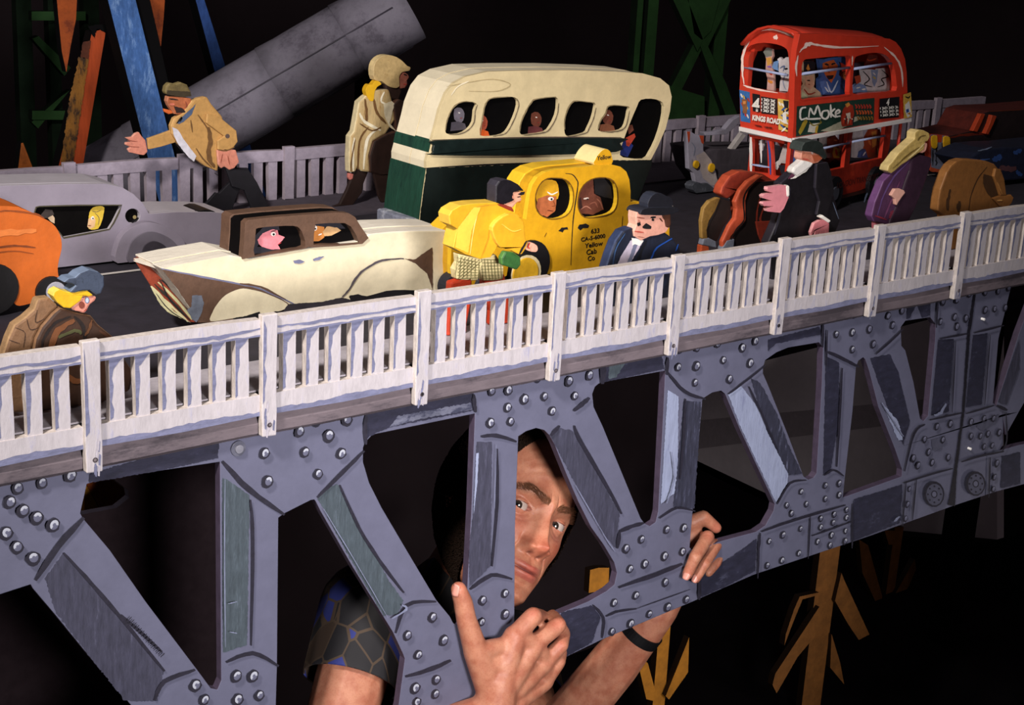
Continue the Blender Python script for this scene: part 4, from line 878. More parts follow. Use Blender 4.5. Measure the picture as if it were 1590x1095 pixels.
# man in a tan coat and cap hurrying left
t, p = fig('walking_figure', 'wooden man in tan coat and flat cap reaching forward on the far sidewalk', .80, (345, 326), [
 ('leg', Z1("1010,822 1120,900 1230,960 1340,960 1350,1000 1250,1100") + ID("338,300 322,318 312,327 362,330 374,296 392,285 388,262 372,262 330,262 290,240"), .010, .022, DK, None),
 ('leg', ID("350,262 386,264 398,282 417,320 392,330 379,296 360,290"), -.004, .008, DK, None),
 ('coat', Z1("1088,572 1130,556 1175,548 1200,590 1260,660 1290,760 1250,860 1235,972 1160,940 1080,880 1015,820 978,760 972,715 990,672 1030,648"), 0, .026, TAN, paint('d0a468', .15, .6, 90)),
 ('arm', Z1("850,790 930,762 985,742 1010,770 1005,812 930,835 855,852"), .014, .026, TAN, paint('d0a468')),
 ('hand', Z1("722,785 760,780 778,760 800,752 815,775 838,800 850,865 830,885 795,880 745,868 735,850 755,838 722,826 725,812 760,808"), .014, .026, FP, paint('e0a08c')),
 ('arm', Z1("1165,640 1240,665 1330,738 1338,800 1310,838 1262,852 1226,846 1224,795 1262,770 1215,735 1160,695"), -.012, 0, TAN, paint('d0a468')),
 ('hand', Z1("1222,850 1280,840 1328,848 1346,915 1318,950 1290,960 1262,940 1245,952 1228,930"), -.012, 0, FP, paint('e0a08c')),
 ('head', Z1("955,548 1040,552 1088,560 1088,612 1060,640 1020,650 992,648 975,622 960,600 950,575"), .004, .026, paint('b06440', .3, .5, 120), paint('c98464')),
 ('cap', Z1("940,520 945,492 965,470 1000,478 1030,468 1065,482 1085,520 1086,545 1040,552 945,536"), .002, .030, paint('6b5c38', .4, .6, 90), paint('8a7a50')),
 ('cigar', Z1("935,618 985,630 990,645 965,650 938,636"), .010, .018, paint('c8602a')),
])
d = Deco(p, -0.00050)
d.poly(Z1("975,720 1008,735 1040,790 1112,885 1098,915 1068,892 1010,820 985,770"), 'c9c6d0', .3); d.poly(Z1("1005,690 1040,655 1100,600 1110,585 1085,650 1040,690 1010,705"), '4a5a78', .3)
d.stroke(Z1("1000,700 1030,665 1020,690"), 3, BK); d.stroke(Z1("1080,680 1090,750"), 2, TAND); d.stroke(Z1("1110,840 1150,900 1200,950"), 2.4, TAND); d.stroke(Z1("1180,720 1190,800 1180,880 1215,950"), 7, TAND, .4); d.stroke(Z1("1120,650 1170,720 1190,760"), 2.5, TAND)
d.build('painted_shirt', t)
d = Deco(p, -0.00650); d.disc(Z1("1278,768")[0], 3.5, BRN); d.stroke(Z1("1225,845 1270,850 1318,830"), 2, TAND); d.stroke(Z1("1250,870 1240,920"), 1.2, '8a4434'); d.stroke(Z1("1280,880 1290,930"), 1.2, '8a4434'); d.build('painted_sleeve', t)
d = Deco(p, 0.00050); d.poly(Z1("950,512 1080,520 1086,545 1040,552 945,536"), '3a3020', .3); d.poly(Z1("985,600 1035,615 1060,640 1000,640"), '2a1a18', .4); d.stroke(Z1("960,560 1010,566"), 2, BK); d.stroke(Z1("960,590 990,592"), 3.5, 'c9705a'); d.stroke(Z1("1052,575 1060,600 1050,612"), 1.5, '8a4434'); d.build('painted_face', t)
d = Deco(p, 0.00650); d.stroke(Z1("1225,985 1250,1000"), 1, BK); d.stroke(Z1("730,800 790,806"), 1, '8a4434'); d.stroke(Z1("740,835 800,838"), 1, '8a4434'); d.build('painted_knuckles', t)
# woman with pale bun in a striped coat, back to us
CO = paint('c2a878', .3, .6, 90, (1, 1, .3), .4, hex2='8c6a3c', amt=.42); CD = paint('2a1a16', .3, .6, 60)
t, p = fig('walking_figure', 'wooden woman with a pale bun and cream striped coat walking right on the far sidewalk', .775, (575, 330), [
 ('leg', Z2("640,950 720,960 700,1010 680,1060") + ID("566,300 552,322 538,335 520,334 531,318 542,296 548,280"), .012, .026, CD),
 ('leg', Z2("720,950 850,950 840,1000") + ID("604,270 602,310 612,330 592,334 588,305"), 0, .012, CD),
 ('coat', Z2("596,980 594,900 600,775 622,745 638,650 650,580 690,545 740,512 820,508 842,590 852,680 800,760 728,800 705,880 712,978 665,972 640,950 628,975"), .000, .034, CO, paint('d9c9a0', .2, .6, 80)),
 ('coat_front', Z2("838,590 870,560 915,580 945,640 960,720 940,840 900,930 850,985 760,992 708,978 705,880 728,800 800,760 860,745"), -.004, .030, CD, paint('4a3024')),
 ('head', Z2("878,405 905,400 935,425 942,440 928,460 932,480 918,500 890,505 860,490 858,430"), .006, .030, paint('9a5a4c', .3, .5, 120)),
 ('hair', Z2("732,400 745,350 780,320 820,313 865,325 900,350 925,375 942,382 935,402 895,410 878,440 880,490 850,500 815,488 780,462 742,455"), .002, .034, paint('b49a6a', .25, .5, 120, hex2='8a7048', amt=.35), paint('d9c08c'), 2),
 ('neck', Z2("800,470 880,480 900,520 880,570 820,560"), .008, .028, CD),
 ('flower', Z2("690,540 684,510 700,480 722,478 740,458 762,462 772,478 752,490 735,520 728,570 705,568"), -.002, .020, paint('d9a81e', .1, .5, 80), None, 3),
 ('hand', Z2("600,985 628,988 624,1018 606,1026 598,1010"), .010, .024, paint('d07a70')),
])
d = Deco(p, -0.00050)
for s, w, c in [("680,560 690,640 690,700", 4, TAND), ("650,640 680,690 770,740", 4, 'e6dcc0'), ("700,720 650,800 640,960", 3, TAND), ("730,560 750,640 800,700", 4, TAND), ("740,740 690,800 672,960", 4, 'e9dfc6'), ("620,780 612,860 615,970", 3.5, 'e9dfc6'), ("790,520 770,570 800,590", 3, 'e9dfc6'), ("650,700 720,740 770,720", 2.5, TAND), ("625,790 605,900 600,970", 2, TAND)]: d.stroke(Z2(s), w, c, .3)
d.poly(Z2("785,590 830,572 850,590 838,620 820,700 858,745 820,720 790,660"), 'd9cdb0', .3)
d.build('painted_stripes', t)
d = Deco(p, 0.00250); d.stroke(Z2("905,422 925,428"), 2, BK); d.stroke(Z2("905,478 922,480"), 1.6, 'b03a34'); d.build('painted_face', t)
# man in yellow leaning on the taxi
YS = paint('d89e20', .14, .5, 60, bump=.3, hex2='d6981a', amt=.35); YSL = paint('e6bc44', .1, .5, 60)
CK = paint('cfc08e', .15, .6, 100)
p0 = PY(.075)
bt = "85,800 108,775 232,790 242,815 215,850 175,870"
t, p = fig('standing_figure', 'wooden man in yellow top, checked trousers and red boots leaning on the taxi', .075, (715, 545), [
 ('trousers', Z6("125,640 256,668 262,700 242,745 236,790 180,792 115,782 108,730 130,690"), .006, .030, CK), ('trousers', Z6("262,670 360,650 405,720 402,790 345,802 290,800 268,735"), .022, .044, CK),
 ('torso', Z6("64,420 80,392 130,362 200,352 330,345 372,362 420,395 462,420 470,470 420,520 350,560 330,610 300,655 238,665 160,640 88,602 100,540 112,495 70,470"), 0, .046, YS, YSL),
 ('arm', Z6("290,480 320,440 380,405 430,418 466,445 472,500 480,550 492,562 470,615 445,635 400,612 350,602 318,570 296,520"), -.014, .004, YS, YSL, 2),
 ('hand', Z6("480,600 498,570 520,568 548,585 552,612 535,622 500,615"), -.010, .002, paint('d8a088', .15, .5, 120), None, 2),
 ('head', Z6("372,350 385,310 420,290 485,284 492,300 480,312 488,335 462,345 440,372 420,388 395,372"), .006, .034, paint('d69a80', .12, .5, 120)),
 ('hair', Z6("330,350 332,252 350,225 385,216 420,222 462,245 495,282 462,280 432,290 430,315 440,330 415,345 380,358 350,352"), .002, .040, paint('17141a', .3, .4, 80), paint('33303a')),
 ('collar', Z6("328,350 380,358 420,372 436,400 400,390 345,365"), -.002, .040, paint('8a3020')),
 ('bag', Z6("332,650 352,612 400,618 440,645 440,690 418,718 385,705 335,690"), -.022, -.004, paint('2f5c2c', .35, .5, 90), paint('4a7a3c')),
])
for tp, xs, dd0 in (((703, 439), (697, 728), .006), ((760, 438), (772, 803), .024)):
    a, b = p.uv(*tp)[0], p.uv(tp[0]+33, tp[1])[0]; v = p.uv(*tp)[1]; c_, e_ = p.uv(xs[0], 500)[0], p.uv(xs[1], 500)[0]
    prism('boot', [(a, v), (b, v+.004), ((b+e_)/2+.003, v-.03), (e_, DECK+.012), (e_, DECK), (c_, DECK), (c_, DECK+.02), ((a+c_)/2, v-.03)], p, dd0*.5, dd0*.5+.012, paint('b83a20', .25, .5, 60, hex2='9a2c18', amt=.35), t, uv=True, bev=.003)
d = Deco(p, 0.00235)
for k in range(7):
    d.stroke(Z6([(118+k*20, 650+k*3), (104+k*22, 780)]), 1, '5c5a34', .2); d.stroke(Z6([(112, 660+k*20), (245, 690+k*18-k*4)]), 1, '5c5a34', .2)
    d.stroke(Z6([(118, 700+k*16), (150+k*18, 650+k*4)]), .9, '6a6040', .2)
d.build('painted_checks', t)
d = Deco(p, 0.01035)
for k in range(7): d.stroke(Z6([(275+k*18, 672+k*2), (285+k*17, 795)]), 1, '5c5a34', .2); d.stroke(Z6([(272, 680+k*18), (398, 680+k*17)]), 1, '5c5a34', .2)
d.build('painted_checks', t)
d = Deco(p, -0.00050); d.stroke(Z6("112,500 200,380 330,355"), 1, 'c9942a', .3); d.stroke(Z6("180,640 200,500 230,380"), 1.4, 'f0d678', .3); d.poly(Z6("110,490 200,372 240,372 190,500 170,630 95,598"), YSL, .3); d.stroke(Z6("240,665 280,560 290,500"), 1.2, 'c08a1c', .3); d.build('painted_folds', t)
d = Deco(p, -0.00755); d.stroke(Z6("482,555 462,590 440,632"), 3.2, BK, .2); d.stroke(Z6("500,565 490,590 500,600"), 2, 'b03020'); d.stroke(Z6("340,460 400,500 450,490"), 1.5, 'f0c850'); d.build('painted_cuff', t)
d = Deco(p, 0.00050); d.poly(Z6("455,300 478,285 495,284 490,300 470,306"), BK, .2); d.stroke(Z6("452,316 470,312"), 1.6, BK); d.stroke(Z6("428,300 424,318 432,325"), 1.5, 'b0705c'); d.stroke(Z6("455,345 470,340"), 1.2, 'a03028'); d.build('painted_face', t)
# moustached man in fedora, torso above the rail
NVY = paint('1b2030', .35, .5, 90, (1, 1, .3), .4, hex2='2a3450', amt=.35)
t, p = fig('standing_figure', 'wooden man with black moustache in a dark fedora and navy jacket behind the railing', .085, (1000, 470), [
 ('jacket', Z6("1048,508 1100,488 1180,520 1285,512 1330,545 1372,600 1380,690 1370,1080 960,1180 955,720 980,640 1010,562"), 0, .034, NVY, paint('2c3a5c', .3), ),
 ('head', Z6("1118,398 1200,392 1300,400 1310,470 1285,512 1240,528 1195,535 1145,558 1106,535 1102,505 1118,470 1115,430"), -.006, .028, paint('d49a88', .15, .5, 120, bump=.4), paint('e6b4a0')),
 ('hair', Z6("1252,412 1310,398 1314,470 1300,490 1278,480 1270,440"), -.008, .030, paint('4a2a1c', .3)),
 ('hat_brim', Z6("1128,392 1145,375 1200,368 1320,368 1345,382 1315,402 1250,412 1180,410 1130,408"), -.016, .040, paint('15151c', .3, .5, 80), paint('2a2c38'), 2),
 ('hat_crown', Z6("1182,372 1192,322 1222,292 1260,292 1290,308 1320,322 1318,370 1250,378"), -.006, .030, paint('17171f', .3, .5, 80), paint('2c303e'), 2),
])
d = Deco(p, -0.00350); d.poly(Z6("1150,478 1170,458 1200,478 1196,492 1165,492 1150,488"), BK, .2); d.poly(Z6("1118,460 1135,448 1140,470 1122,478"), BK, .2); d.stroke(Z6("1195,428 1225,425"), 3, BK); d.disc(Z6("1208,440")[0], 2, BK); d.stroke(Z6("1118,425 1160,432"), 2, '8a5040')
d.stroke(Z6("1105,505 1155,512"), 2.2, 'b0483c'); d.stroke(Z6("1120,535 1160,540"), 1, '8a5040'); d.stroke(Z6("1130,440 1128,455"), 2.5, 'b87868'); d.stroke(Z6("1245,430 1262,450"), 2, '4a2a1c'); d.build('painted_face', t)
d = Deco(p, -0.00050); d.poly(Z6("1088,562 1120,545 1165,560 1135,610 1105,660 1075,720 1005,720 1030,660"), 'b9aec0', .4); d.poly(Z6("1108,580 1130,585 1110,640 1082,715 1060,712 1088,640"), '6c6f88', .4); d.poly(Z6("1095,545 1165,560 1140,590 1115,580 1100,590"), WHT, .3)
d.stroke(Z6("1325,548 1240,600 1212,650 1195,690"), 2.6, '1c4a9c', .3); d.stroke(Z6("1060,520 1010,600 990,700"), 2, '34507a', .4); d.stroke(Z6("1180,560 1150,620 1120,700"), 4, '0e1018', .4); d.stroke(Z6("1360,580 1345,620"), 2, '1c4a9c', .3)
d.build('painted_shirt', t)
# bearded man in black suit
SU_ = paint('120f14', .4, .5, 80); 
t, p = fig('standing_figure', 'white bearded wooden man in black suit and hat with big pink hands', .085, (1220, 370), [
 ('suit', ZC("792,512 872,440 960,405 1040,350 1120,338 1152,420 1175,520 1215,680 1240,800 1200,900 1190,1300 720,1300 700,960 770,800 808,620"), 0, .034, SU_, paint('28242e')),
 ('arm', ZC("1040,360 1125,345 1150,420 1172,560 1130,700 1128,790 1040,745 1062,640 1030,540"), -.012, 0, SU_, paint('28242e')),
 ('head', ZC("932,320 940,262 1000,240 1092,270 1096,320 1060,352 1010,362 960,360"), -.006, .024, paint('c07860', .3, .5, 120), paint('d89a88')),
 ('beard', ZC("862,425 880,385 925,350 945,330 1000,342 1030,352 1005,385 960,420 900,452"), -.008, .02, paint('dcd8d4', .12, .6, 120)),
 ('hat', ZC("918,262 925,225 945,195 990,182 1045,182 1080,205 1092,250 1115,300 1100,325 1060,290 1005,268 940,262"), -.014, .034, paint('1c2220', .3, .5, 80), paint('3a4240')),
 ('hand', ZC("648,548 652,528 700,522 762,512 800,518 810,608 775,690 748,722 715,720 650,712 645,695 700,672 625,672 612,655 620,642 685,632 618,612 612,595 628,582 692,574 655,562"), -.020, -.006, paint('d2828c', .12, .5, 120), paint('e6a4a8')),
 ('hand', ZC("1000,800 1040,778 1090,775 1115,800 1112,915 1092,918 1080,870 1065,920 1045,925 1040,875 1015,925 998,920 1005,865 980,900 975,870"), -.022, -.010, paint('c9767c', .15, .5, 120), paint('e09a9c')),
 ('cuff', ZC("788,516 813,514 813,602 794,604"), -.022, -.004, WHT), ('cuff', ZC("1034,752 1062,738 1126,782 1108,800"), -.024, -.008, WHT),
])
d = Deco(p, -0.00350); d.stroke(ZC("945,262 1005,268"), 2.4, 'e0a090', .3); d.stroke(ZC("1005,262 1018,285"), 3, 'c9b0aa'); d.poly(ZC("1010,290 1085,295 1082,325 1030,345"), '9a4c30', .4); d.stroke(ZC("940,320 990,330"), 2, 'b0483c'); d.build('painted_face', t)
d = Deco(p, -0.00050); d.poly(ZC("870,445 960,395 1010,380 980,420 900,470 860,475"), WHT, .3); d.poly(ZC("840,470 900,400 960,362 940,405 880,465 845,478"), '5a3044', .3); d.stroke(ZC("1070,400 1090,470"), 1.2, '6a6a7c'); d.stroke(ZC("860,540 850,640"), 1, '3a3844'); d.stroke(ZC("785,700 760,820 740,900"), 3, '2c2a34', .5); d.stroke(ZC("1180,650 1225,780"), 1.2, '5a6478'); d.build('painted_shirt', t)
# figure seen from behind in layered red-brown coat
RR = paint('8a3020', .25, .6, 90, bump=.4, hex2='6a2418', amt=.4); RL = paint('b0482c', .25, .6, 90, hex2='7a2c1c', amt=.35); KB = paint('1a0e0c', .3, .7)
t, p = fig('walking_figure', 'wooden bent figure in a red-brown layered coat striding left beside the red bus', .20, (1130, 388), [
 ('coat', ZC("378,602 392,548 450,465 520,430 590,430 700,448 782,500 790,640 782,800 740,905 700,960 560,1000 440,980 520,800 505,640 500,590 430,640"), .022, .060, RR, RL),
 ('coat_front', ZC("520,610 560,540 620,500 780,492 800,560 790,900 660,990 430,1010 440,900 520,800"), .004, .022, KB, RR),
 ('coat_tail', ZC("440,650 480,560 540,490 620,445 660,452 600,500 545,560 520,640 522,790 490,830 450,860 415,900 395,960 345,1010 345,950 400,830 440,775 450,700"), -.004, .014, RL, paint('c05434')),
 ('lower_coat', ZC("600,800 785,790 775,880 700,960 650,975 620,900"), -.002, .004, RR),
 ('leg', ZC("200,800 218,702 262,645 320,620 345,622 305,720 255,800 240,860 250,945 205,932"), .004, .020, paint('7a5a28', .35, .6, 90, hex2='4a3418', amt=.4), paint('94733c')),
 ('leg', ZC("345,625 440,655 430,780 380,850 330,960 255,930 245,860 305,740"), .012, .030, KB),
])
vb = DECK
for nm, pts, d0, d1, m_ in [('sock', "212,930 255,925 305,950 312,1000 200,978", .002, .022, '767a88'), ('sock', "375,940 432,928 425,1000 330,1012", -.006, .016, '767a88'), ('shoe', "196,978 252,990 262,1060 190,1050", .002, .022, 'b8502c'), ('shoe', "330,1012 425,1000 440,1070 330,1080", -.006, .016, '8a3a22')]:
    prism(nm, ZC(pts), p, d0*.5, d1*.5, m_, t, bev=.0015)
d = Deco(p, 0.00150); d.stroke(ZC("640,620 620,700 610,850"), 2.4, RR, .4); d.disc(ZC("655,850")[0], 2.5, BK); d.stroke(ZC("700,640 640,780 700,900"), 3, RR, .4); d.build('painted_folds', t)
d = Deco(p, -.0025); d.stroke(ZC("640,455 560,520 500,620 505,780 440,860 395,960"), 2.2, KB, .4); d.build('painted_folds', t)
# purple coat woman with long blonde hair, leaning
PU = paint('4c2a4a', .3, .6, 90, (1, 1, .4), .4, hex2='3c2440', amt=.4); PD = paint('2c1628', .3, .6, 60)
t, p = fig('walking_figure', 'wooden woman with long blonde hair in a purple coat leaning right by the railing', .085, (1375, 355), [
 ('coat', ZD("310,905 335,800 362,735 400,640 480,560 580,480 600,470 640,480 590,560 560,640 520,760 480,860 445,925 442,975 395,960 330,945"), 0, .030, PU, paint('6a4474')),
 ('coat_front', ZD("600,470 680,440 760,462 752,520 740,560 690,700 640,830 590,930 540,1000 440,1100 400,1100 445,925 520,760 560,640 590,560"), -.004, .030, PD),
 ('hair', ZD("412,560 425,520 448,495 500,425 560,370 620,318 622,270 648,250 690,252 728,272 736,300 718,335 700,340 690,400 640,430 560,490 520,515 470,560 445,578 430,570"), -.008, .026, paint('b59a58', .3, .6, 90, (1, 1, 1), .8, hex2='8a7038', amt=.35), paint('d4bc80')),
 ('face', ZD("700,338 728,352 725,375 715,412 680,432 686,390"), -.004, .018, paint('d69a88', .1)),
 ('hand', ZD("432,742 462,692 500,690 534,705 542,722 512,760 485,800 478,818 466,812 462,770"), -.012, .0, paint('d9a494', .1, .5, 120)),
 ('leg', ZD("345,930 440,960 430,1100 350,1100"), .006, .022, paint('c06a78', .2)),
])
d = Deco(p, -0.00050); d.stroke(ZD("350,900 400,740 480,600 590,490"), 2.4, '5f4478', .4); d.stroke(ZD("400,925 450,800 520,640"), 2.4, '6a3a5c', .4); d.stroke(ZD("330,900 420,930"), 2, '8a2c3c', .4); d.stroke(ZD("440,920 470,860"), 5, '7a2c40', .3); d.build('painted_folds', t)
d = Deco(p, -0.00450); d.stroke(ZD("480,520 560,440 650,380"), 1.8, '6a5426', .4); d.stroke(ZD("450,540 520,480 620,400"), 1, '6a5426', .4); d.stroke(ZD("640,330 660,300 700,290"), 2, '6a5426', .3); d.stroke(ZD("560,470 640,400 690,350"), 2, 'd9c48a', .4); d.build('painted_strands', t)
# bent figure in a brown coat
BC = paint('7a4e22', .2, .7, 90, bump=.4, hex2='6a431c', amt=.4); BCD = paint('3c240e', .3, .7)
t, p = fig('walking_figure', 'wooden bent figure in a plain brown coat near the right end of the railing', .085, (1510, 335), [
 ('coat', ZD("810,862 818,780 832,702 880,572 915,520 950,492 1005,475 1090,478 1180,488 1240,510 1272,550 1292,640 1300,730 1290,860 1100,1300 880,1300 860,900"), 0, .034, BC, paint('936232')),
 ('arm', ZD("1225,540 1262,545 1290,620 1306,742 1262,745 1236,662 1212,600"), -.012, 0, BC, paint('936232')),
 ('hand', ZD("1205,765 1262,745 1306,742 1345,738 1364,760 1350,800 1310,838 1262,826"), -.010, .0, paint('8a5a2c', .2)),
])
d = Deco(p, -0.00050); d.stroke(ZD("1040,860 1060,740 1110,620 1180,530"), 1.4, BCD, .4); d.stroke(ZD("880,860 885,780 900,700"), 4, BCD, .5); d.stroke(ZD("960,870 970,790"), 5, BCD, .5); d.poly(ZD("1150,585 1212,600 1236,660 1262,745 1212,768 1172,720 1148,655"), BCD, .4); d.build('painted_folds', t)  # strokes are folds; the dark patch paints in the shaded recess behind the arm
d = Deco(p, -0.00650); d.stroke(ZD("1230,780 1270,778"), 2.5, 'd9a05c', .3); d.stroke(ZD("1230,640 1270,730"), 2, 'a8743c', .5); d.build('painted_folds', t)
# blonde woman with blue scarf at lower left
BW = paint('7a5a40', .25, .6, 110, (1, .6, 1), .5, hex2='6a4c34', amt=.4); BWL = paint('9a7a58', .25, .6, 110, bump=.5); BWD = paint('3a2418', .3, .6, 60)
t, p = fig('walking_figure', 'wooden blonde woman in blue scarf and brown carved coat at the lower left corner', .050, (60, 640), [
 ('coat', Z3("25,1120 60,1010 92,940 150,900 205,850 225,790 292,782 345,830 300,870 240,940 205,1010 190,1100 185,1300 180,1430 60,1440 30,1300"), .008, .040, BW, BWL),
 ('coat_front', Z3("190,1100 205,1010 240,940 300,870 345,832 430,862 520,880 560,930 645,1000 700,1110 760,1200 740,1300 560,1430 200,1430"), 0, .030, BWD, BW),
 ('hair', Z3("294,762 300,740 330,724 370,738 400,742 490,732 522,758 500,765 465,762 450,790 420,812 392,832 355,828 320,800"), -.006, .024, paint('d8a818', .15, .5, 100), paint('ecd060')),
 ('face', Z3("400,835 430,800 465,765 510,762 552,770 540,790 512,812 492,848 478,866 440,852 418,848"), -.002, .020, paint('cf8878', .12, .5, 120), paint('e0a494')),
 ('scarf', Z3("350,682 378,660 415,655 440,632 495,610 545,622 578,650 580,700 562,745 535,752 500,728 460,728 410,742 385,738 420,700 400,690"), -.010, .028, paint('3a4458', .35, .6, 90, hex2='1c2230', amt=.4), paint('6a7890')),
])
d = Deco(p, -0.00150); d.poly(circ(Z3("490,788")[0], 3.6, 14, 5), '5a6a8a'); d.poly(circ(Z3("490,788")[0], 2.5, 14, 3.8), 'b4bccc'); d.disc(Z3("460,815")[0], 4.6, '7a3a2c', 5.5); d.stroke(Z3("430,780 470,770 510,760"), 1.2, BRN); d.stroke(Z3("470,850 490,838"), 1.3, '9a3a34'); d.build('painted_face', t)
d = Deco(p, -0.00050)
for s, w, c in [("230,1090 250,1000 310,920 400,880", 4, '1c1210'), ("280,1080 330,960 420,900", 9, '6a3f22'), ("420,880 470,940 480,1020", 5, '1c1210'), ("520,900 500,960 480,990", 4, '5c381e'), ("330,1000 420,960 460,980", 6, '4a4a2c'), ("360,1200 440,1250 500,1200", 8, '6a3f22'), ("560,960 620,1000 640,1040", 5, '4a2c1c')]: d.stroke(Z3(s), w, c, .4)
d.build('painted_folds', t)
d = Deco(p, 0.00350)
for s, w in [("95,950 150,980 140,1060", 1.2), ("160,900 180,960 230,950", 1.4), ("220,850 210,920 260,900", 1.4), ("60,1020 120,1040", 1.2)]: d.stroke(Z3(s), w, BWD, .3)
d.build('carved_lines', t)
CLAMP = -9
# ------------------------------------------------------------------ painted cut-outs and props in the dark behind the bridge
def ext(p, q, pl_, z):
    """continue line p->q on plane down to height z, returned as uv"""
    a, b = pl_.uv(*p), pl_.uv(*q); k = (z-a[1])/(b[1]-a[1]); return (a[0]+(b[0]-a[0])*k, z)
def plank(name, L, R, Y, mat, label=None, cat=None, parent=None, z=0.0, th=.02, top=None, side=None):
    """long plank whose left and right edges run through the pixel pairs L and R down to the floor"""
    p_ = PY(Y); pts = [p_.uv(*L[0])]+([p_.uv(*q) for q in top] if top else [])+[p_.uv(*R[0]), ext(R[0], R[1], p_, z), ext(L[0], L[1], p_, z)]
    o = prism(name, pts, p_, 0, th, mat, parent, uv=True, side=side or BLK)
    if label: tag(o, label, cat)
    return o
GT = paint('2c5228', .25, .8, 20); GTD = paint('131d14', .3, .9, 20, spec=.1)
# green lattice tower (right of centre)
Yg = 1.7; g = PY(Yg)
c0 = g.uv(1070, 300)
t = thing('lattice_tower', 'dark green painted lattice tower standing in the dark behind the bus and taxi', 'tower', (c0[0], Yg, 0))
def gp(name, s, d0=0, m=GT): return prism(name, ID(s), g, d0, d0+.02, m, t, side=GTD)
def gpost(x0, x1, ytop): 
    a, b = g.uv(x0, ytop), g.uv(x1, ytop); return prism('post', [a, b, (b[0], 0), (a[0], 0)], g, .02, .045, GT, t, uv=True, side=GTD)
gpost(1003, 1012, -60); gpost(1020, 1036, -60); gpost(1128, 1146, -60)
gp('brace', "1036,-20 1060,-20 1092,62 1083,80"); gp('brace', "1146,-20 1122,-20 1084,62 1096,82", .003); gp('brace', "1083,58 1094,60 1128,130 1146,180 1128,182 1100,105", .001); gp('brace', "1083,60 1092,75 1050,160 1036,190 1036,150", .004)
gp('gusset', "1066,-20 1122,-20 1104,48 1090,62 1078,52"); gp('crossbar', "1036,132 1094,150 1094,190 1036,190")
# green tower at left, dimmer
Yl = 1.9; g = PY(Yl); GT = GTL = paint('18261a', .3, .9, 20, spec=.1)
c0 = g.uv(80, 300); t = thing('lattice_tower', 'very dark green lattice tower at the far left behind the orange striped plank', 'tower', (c0[0], Yl, 0))
gpost(28, 52, -60); gpost(78, 96, -60); gpost(134, 158, -60)
gp('brace', "50,60 60,56 110,105 100,118"); gp('brace', "96,150 110,140 60,200 50,190", .003); gp('crossbar', "50,172 134,172 134,186 50,186"); gp('crossbar', "50,18 134,18 134,32 50,32", .003)
# orange, yellow and blue striped planks
OC = paint('b5491e', .3, .7, 60, (1, 1, .2), .6, hex2='8a3214', amt=.35); OY = paint('a8702a', .5, .7, 90, (1, 1, .4), .8, hex2='3a281a', amt=.5)
BU = paint('4a74b8', .35, .8, 120, (1, 1, .35), .6, hex2='7ea0d2', amt=.4)
plank('striped_plank', ((143, 50), (90, 262)), ((165, 44), (128, 262)), 1.45, OC, 'leaning plank painted orange and mustard, left of the big blue striped beam', 'plank', th=.03)
o = bpy.data.objects['striped_plank']; d = Deco(PY(1.45), -.002)
d.poly(ID("122,88 137,92 128,150 112,262 92,262 108,150"), OY, 1.2); d.poly(ID("128,66 140,62 137,92 124,88"), paint('5a2c1a', .4), .8); d.poly(ID("136,40 170,36 168,52 150,44 146,60 141,50"), BLK, .8); d.build('painted_stripe', o)
P_ = PY(1.5)
for s, lab in [("86,-30 121,-30 118,30 110,70 103,112 96,80 90,20", 'orange pointed board end hanging at top left beside the mustard plank'), ("214,-30 258,-30 254,30 250,70 247,90 238,60 224,25", 'orange pointed board end hanging at top right of the big blue striped beam'), ]:
    o = prism('pointed_board', ID(s), P_, 0, .02, paint('b0521e', .3, .7, 60, hex2='7a3416', amt=.45), side=BLK); tag(o, lab, 'board')
    q = [P_.uv(*c) for c in ID("240,-60 252,-60" if '214' in s else "98,-60 110,-60")]
o = plank('pointed_board', ((33, 222), (20, 330)), ((36, 222), (66, 300)), 1.5, paint('a85a20', .4, .7, 60), 'small orange pointed board low at the far left behind the far railing', 'board')
plank('blue_beam', ((160, -30), (234, 262)), ((203, -30), (276, 262)), 1.38, BU, 'long beam brushed with chalky blue paint, crossing behind the far railing', 'beam', th=.04)
plank('black_beam', ((203, -30), (276, 262)), ((226, -30), (292, 262)), 1.40, BLK, 'black painted beam alongside the big blue striped beam', 'beam', th=.04)
b = plank('blue_beam', ((296, -30), (333, 110)), ((308, -30), (352, 110)), 2.1, paint('3a5ea8', .35, .8, 120, (1, 1, .35), .6, hex2='22386a', amt=.4), 'thin dim blue beam above the grey column in the upper left', 'beam', th=.04)
# overhead rail that carries the hanging board ends
for k, (x0, x1) in enumerate(((60, 330),)):
    a, c = P_.uv(x0, -45), P_.uv(x1, -60)
    box('overhead_batten', a[0]-.3, c[0]+.4, 1.5, 1.53, min(a[1], c[1])-.05, max(a[1], c[1])+.05, BLK)
tag(bpy.data.objects['overhead_batten'], 'black batten above the picture that the orange board ends hang from', 'batten')
a, c = P_.uv(60, -45), P_.uv(330, -60)
o = box('batten_post', c[0]+.36, c[0]+.40, 1.5, 1.53, 0, c[1], BLK); tag(o, 'black post holding the batten above the picture', 'post')
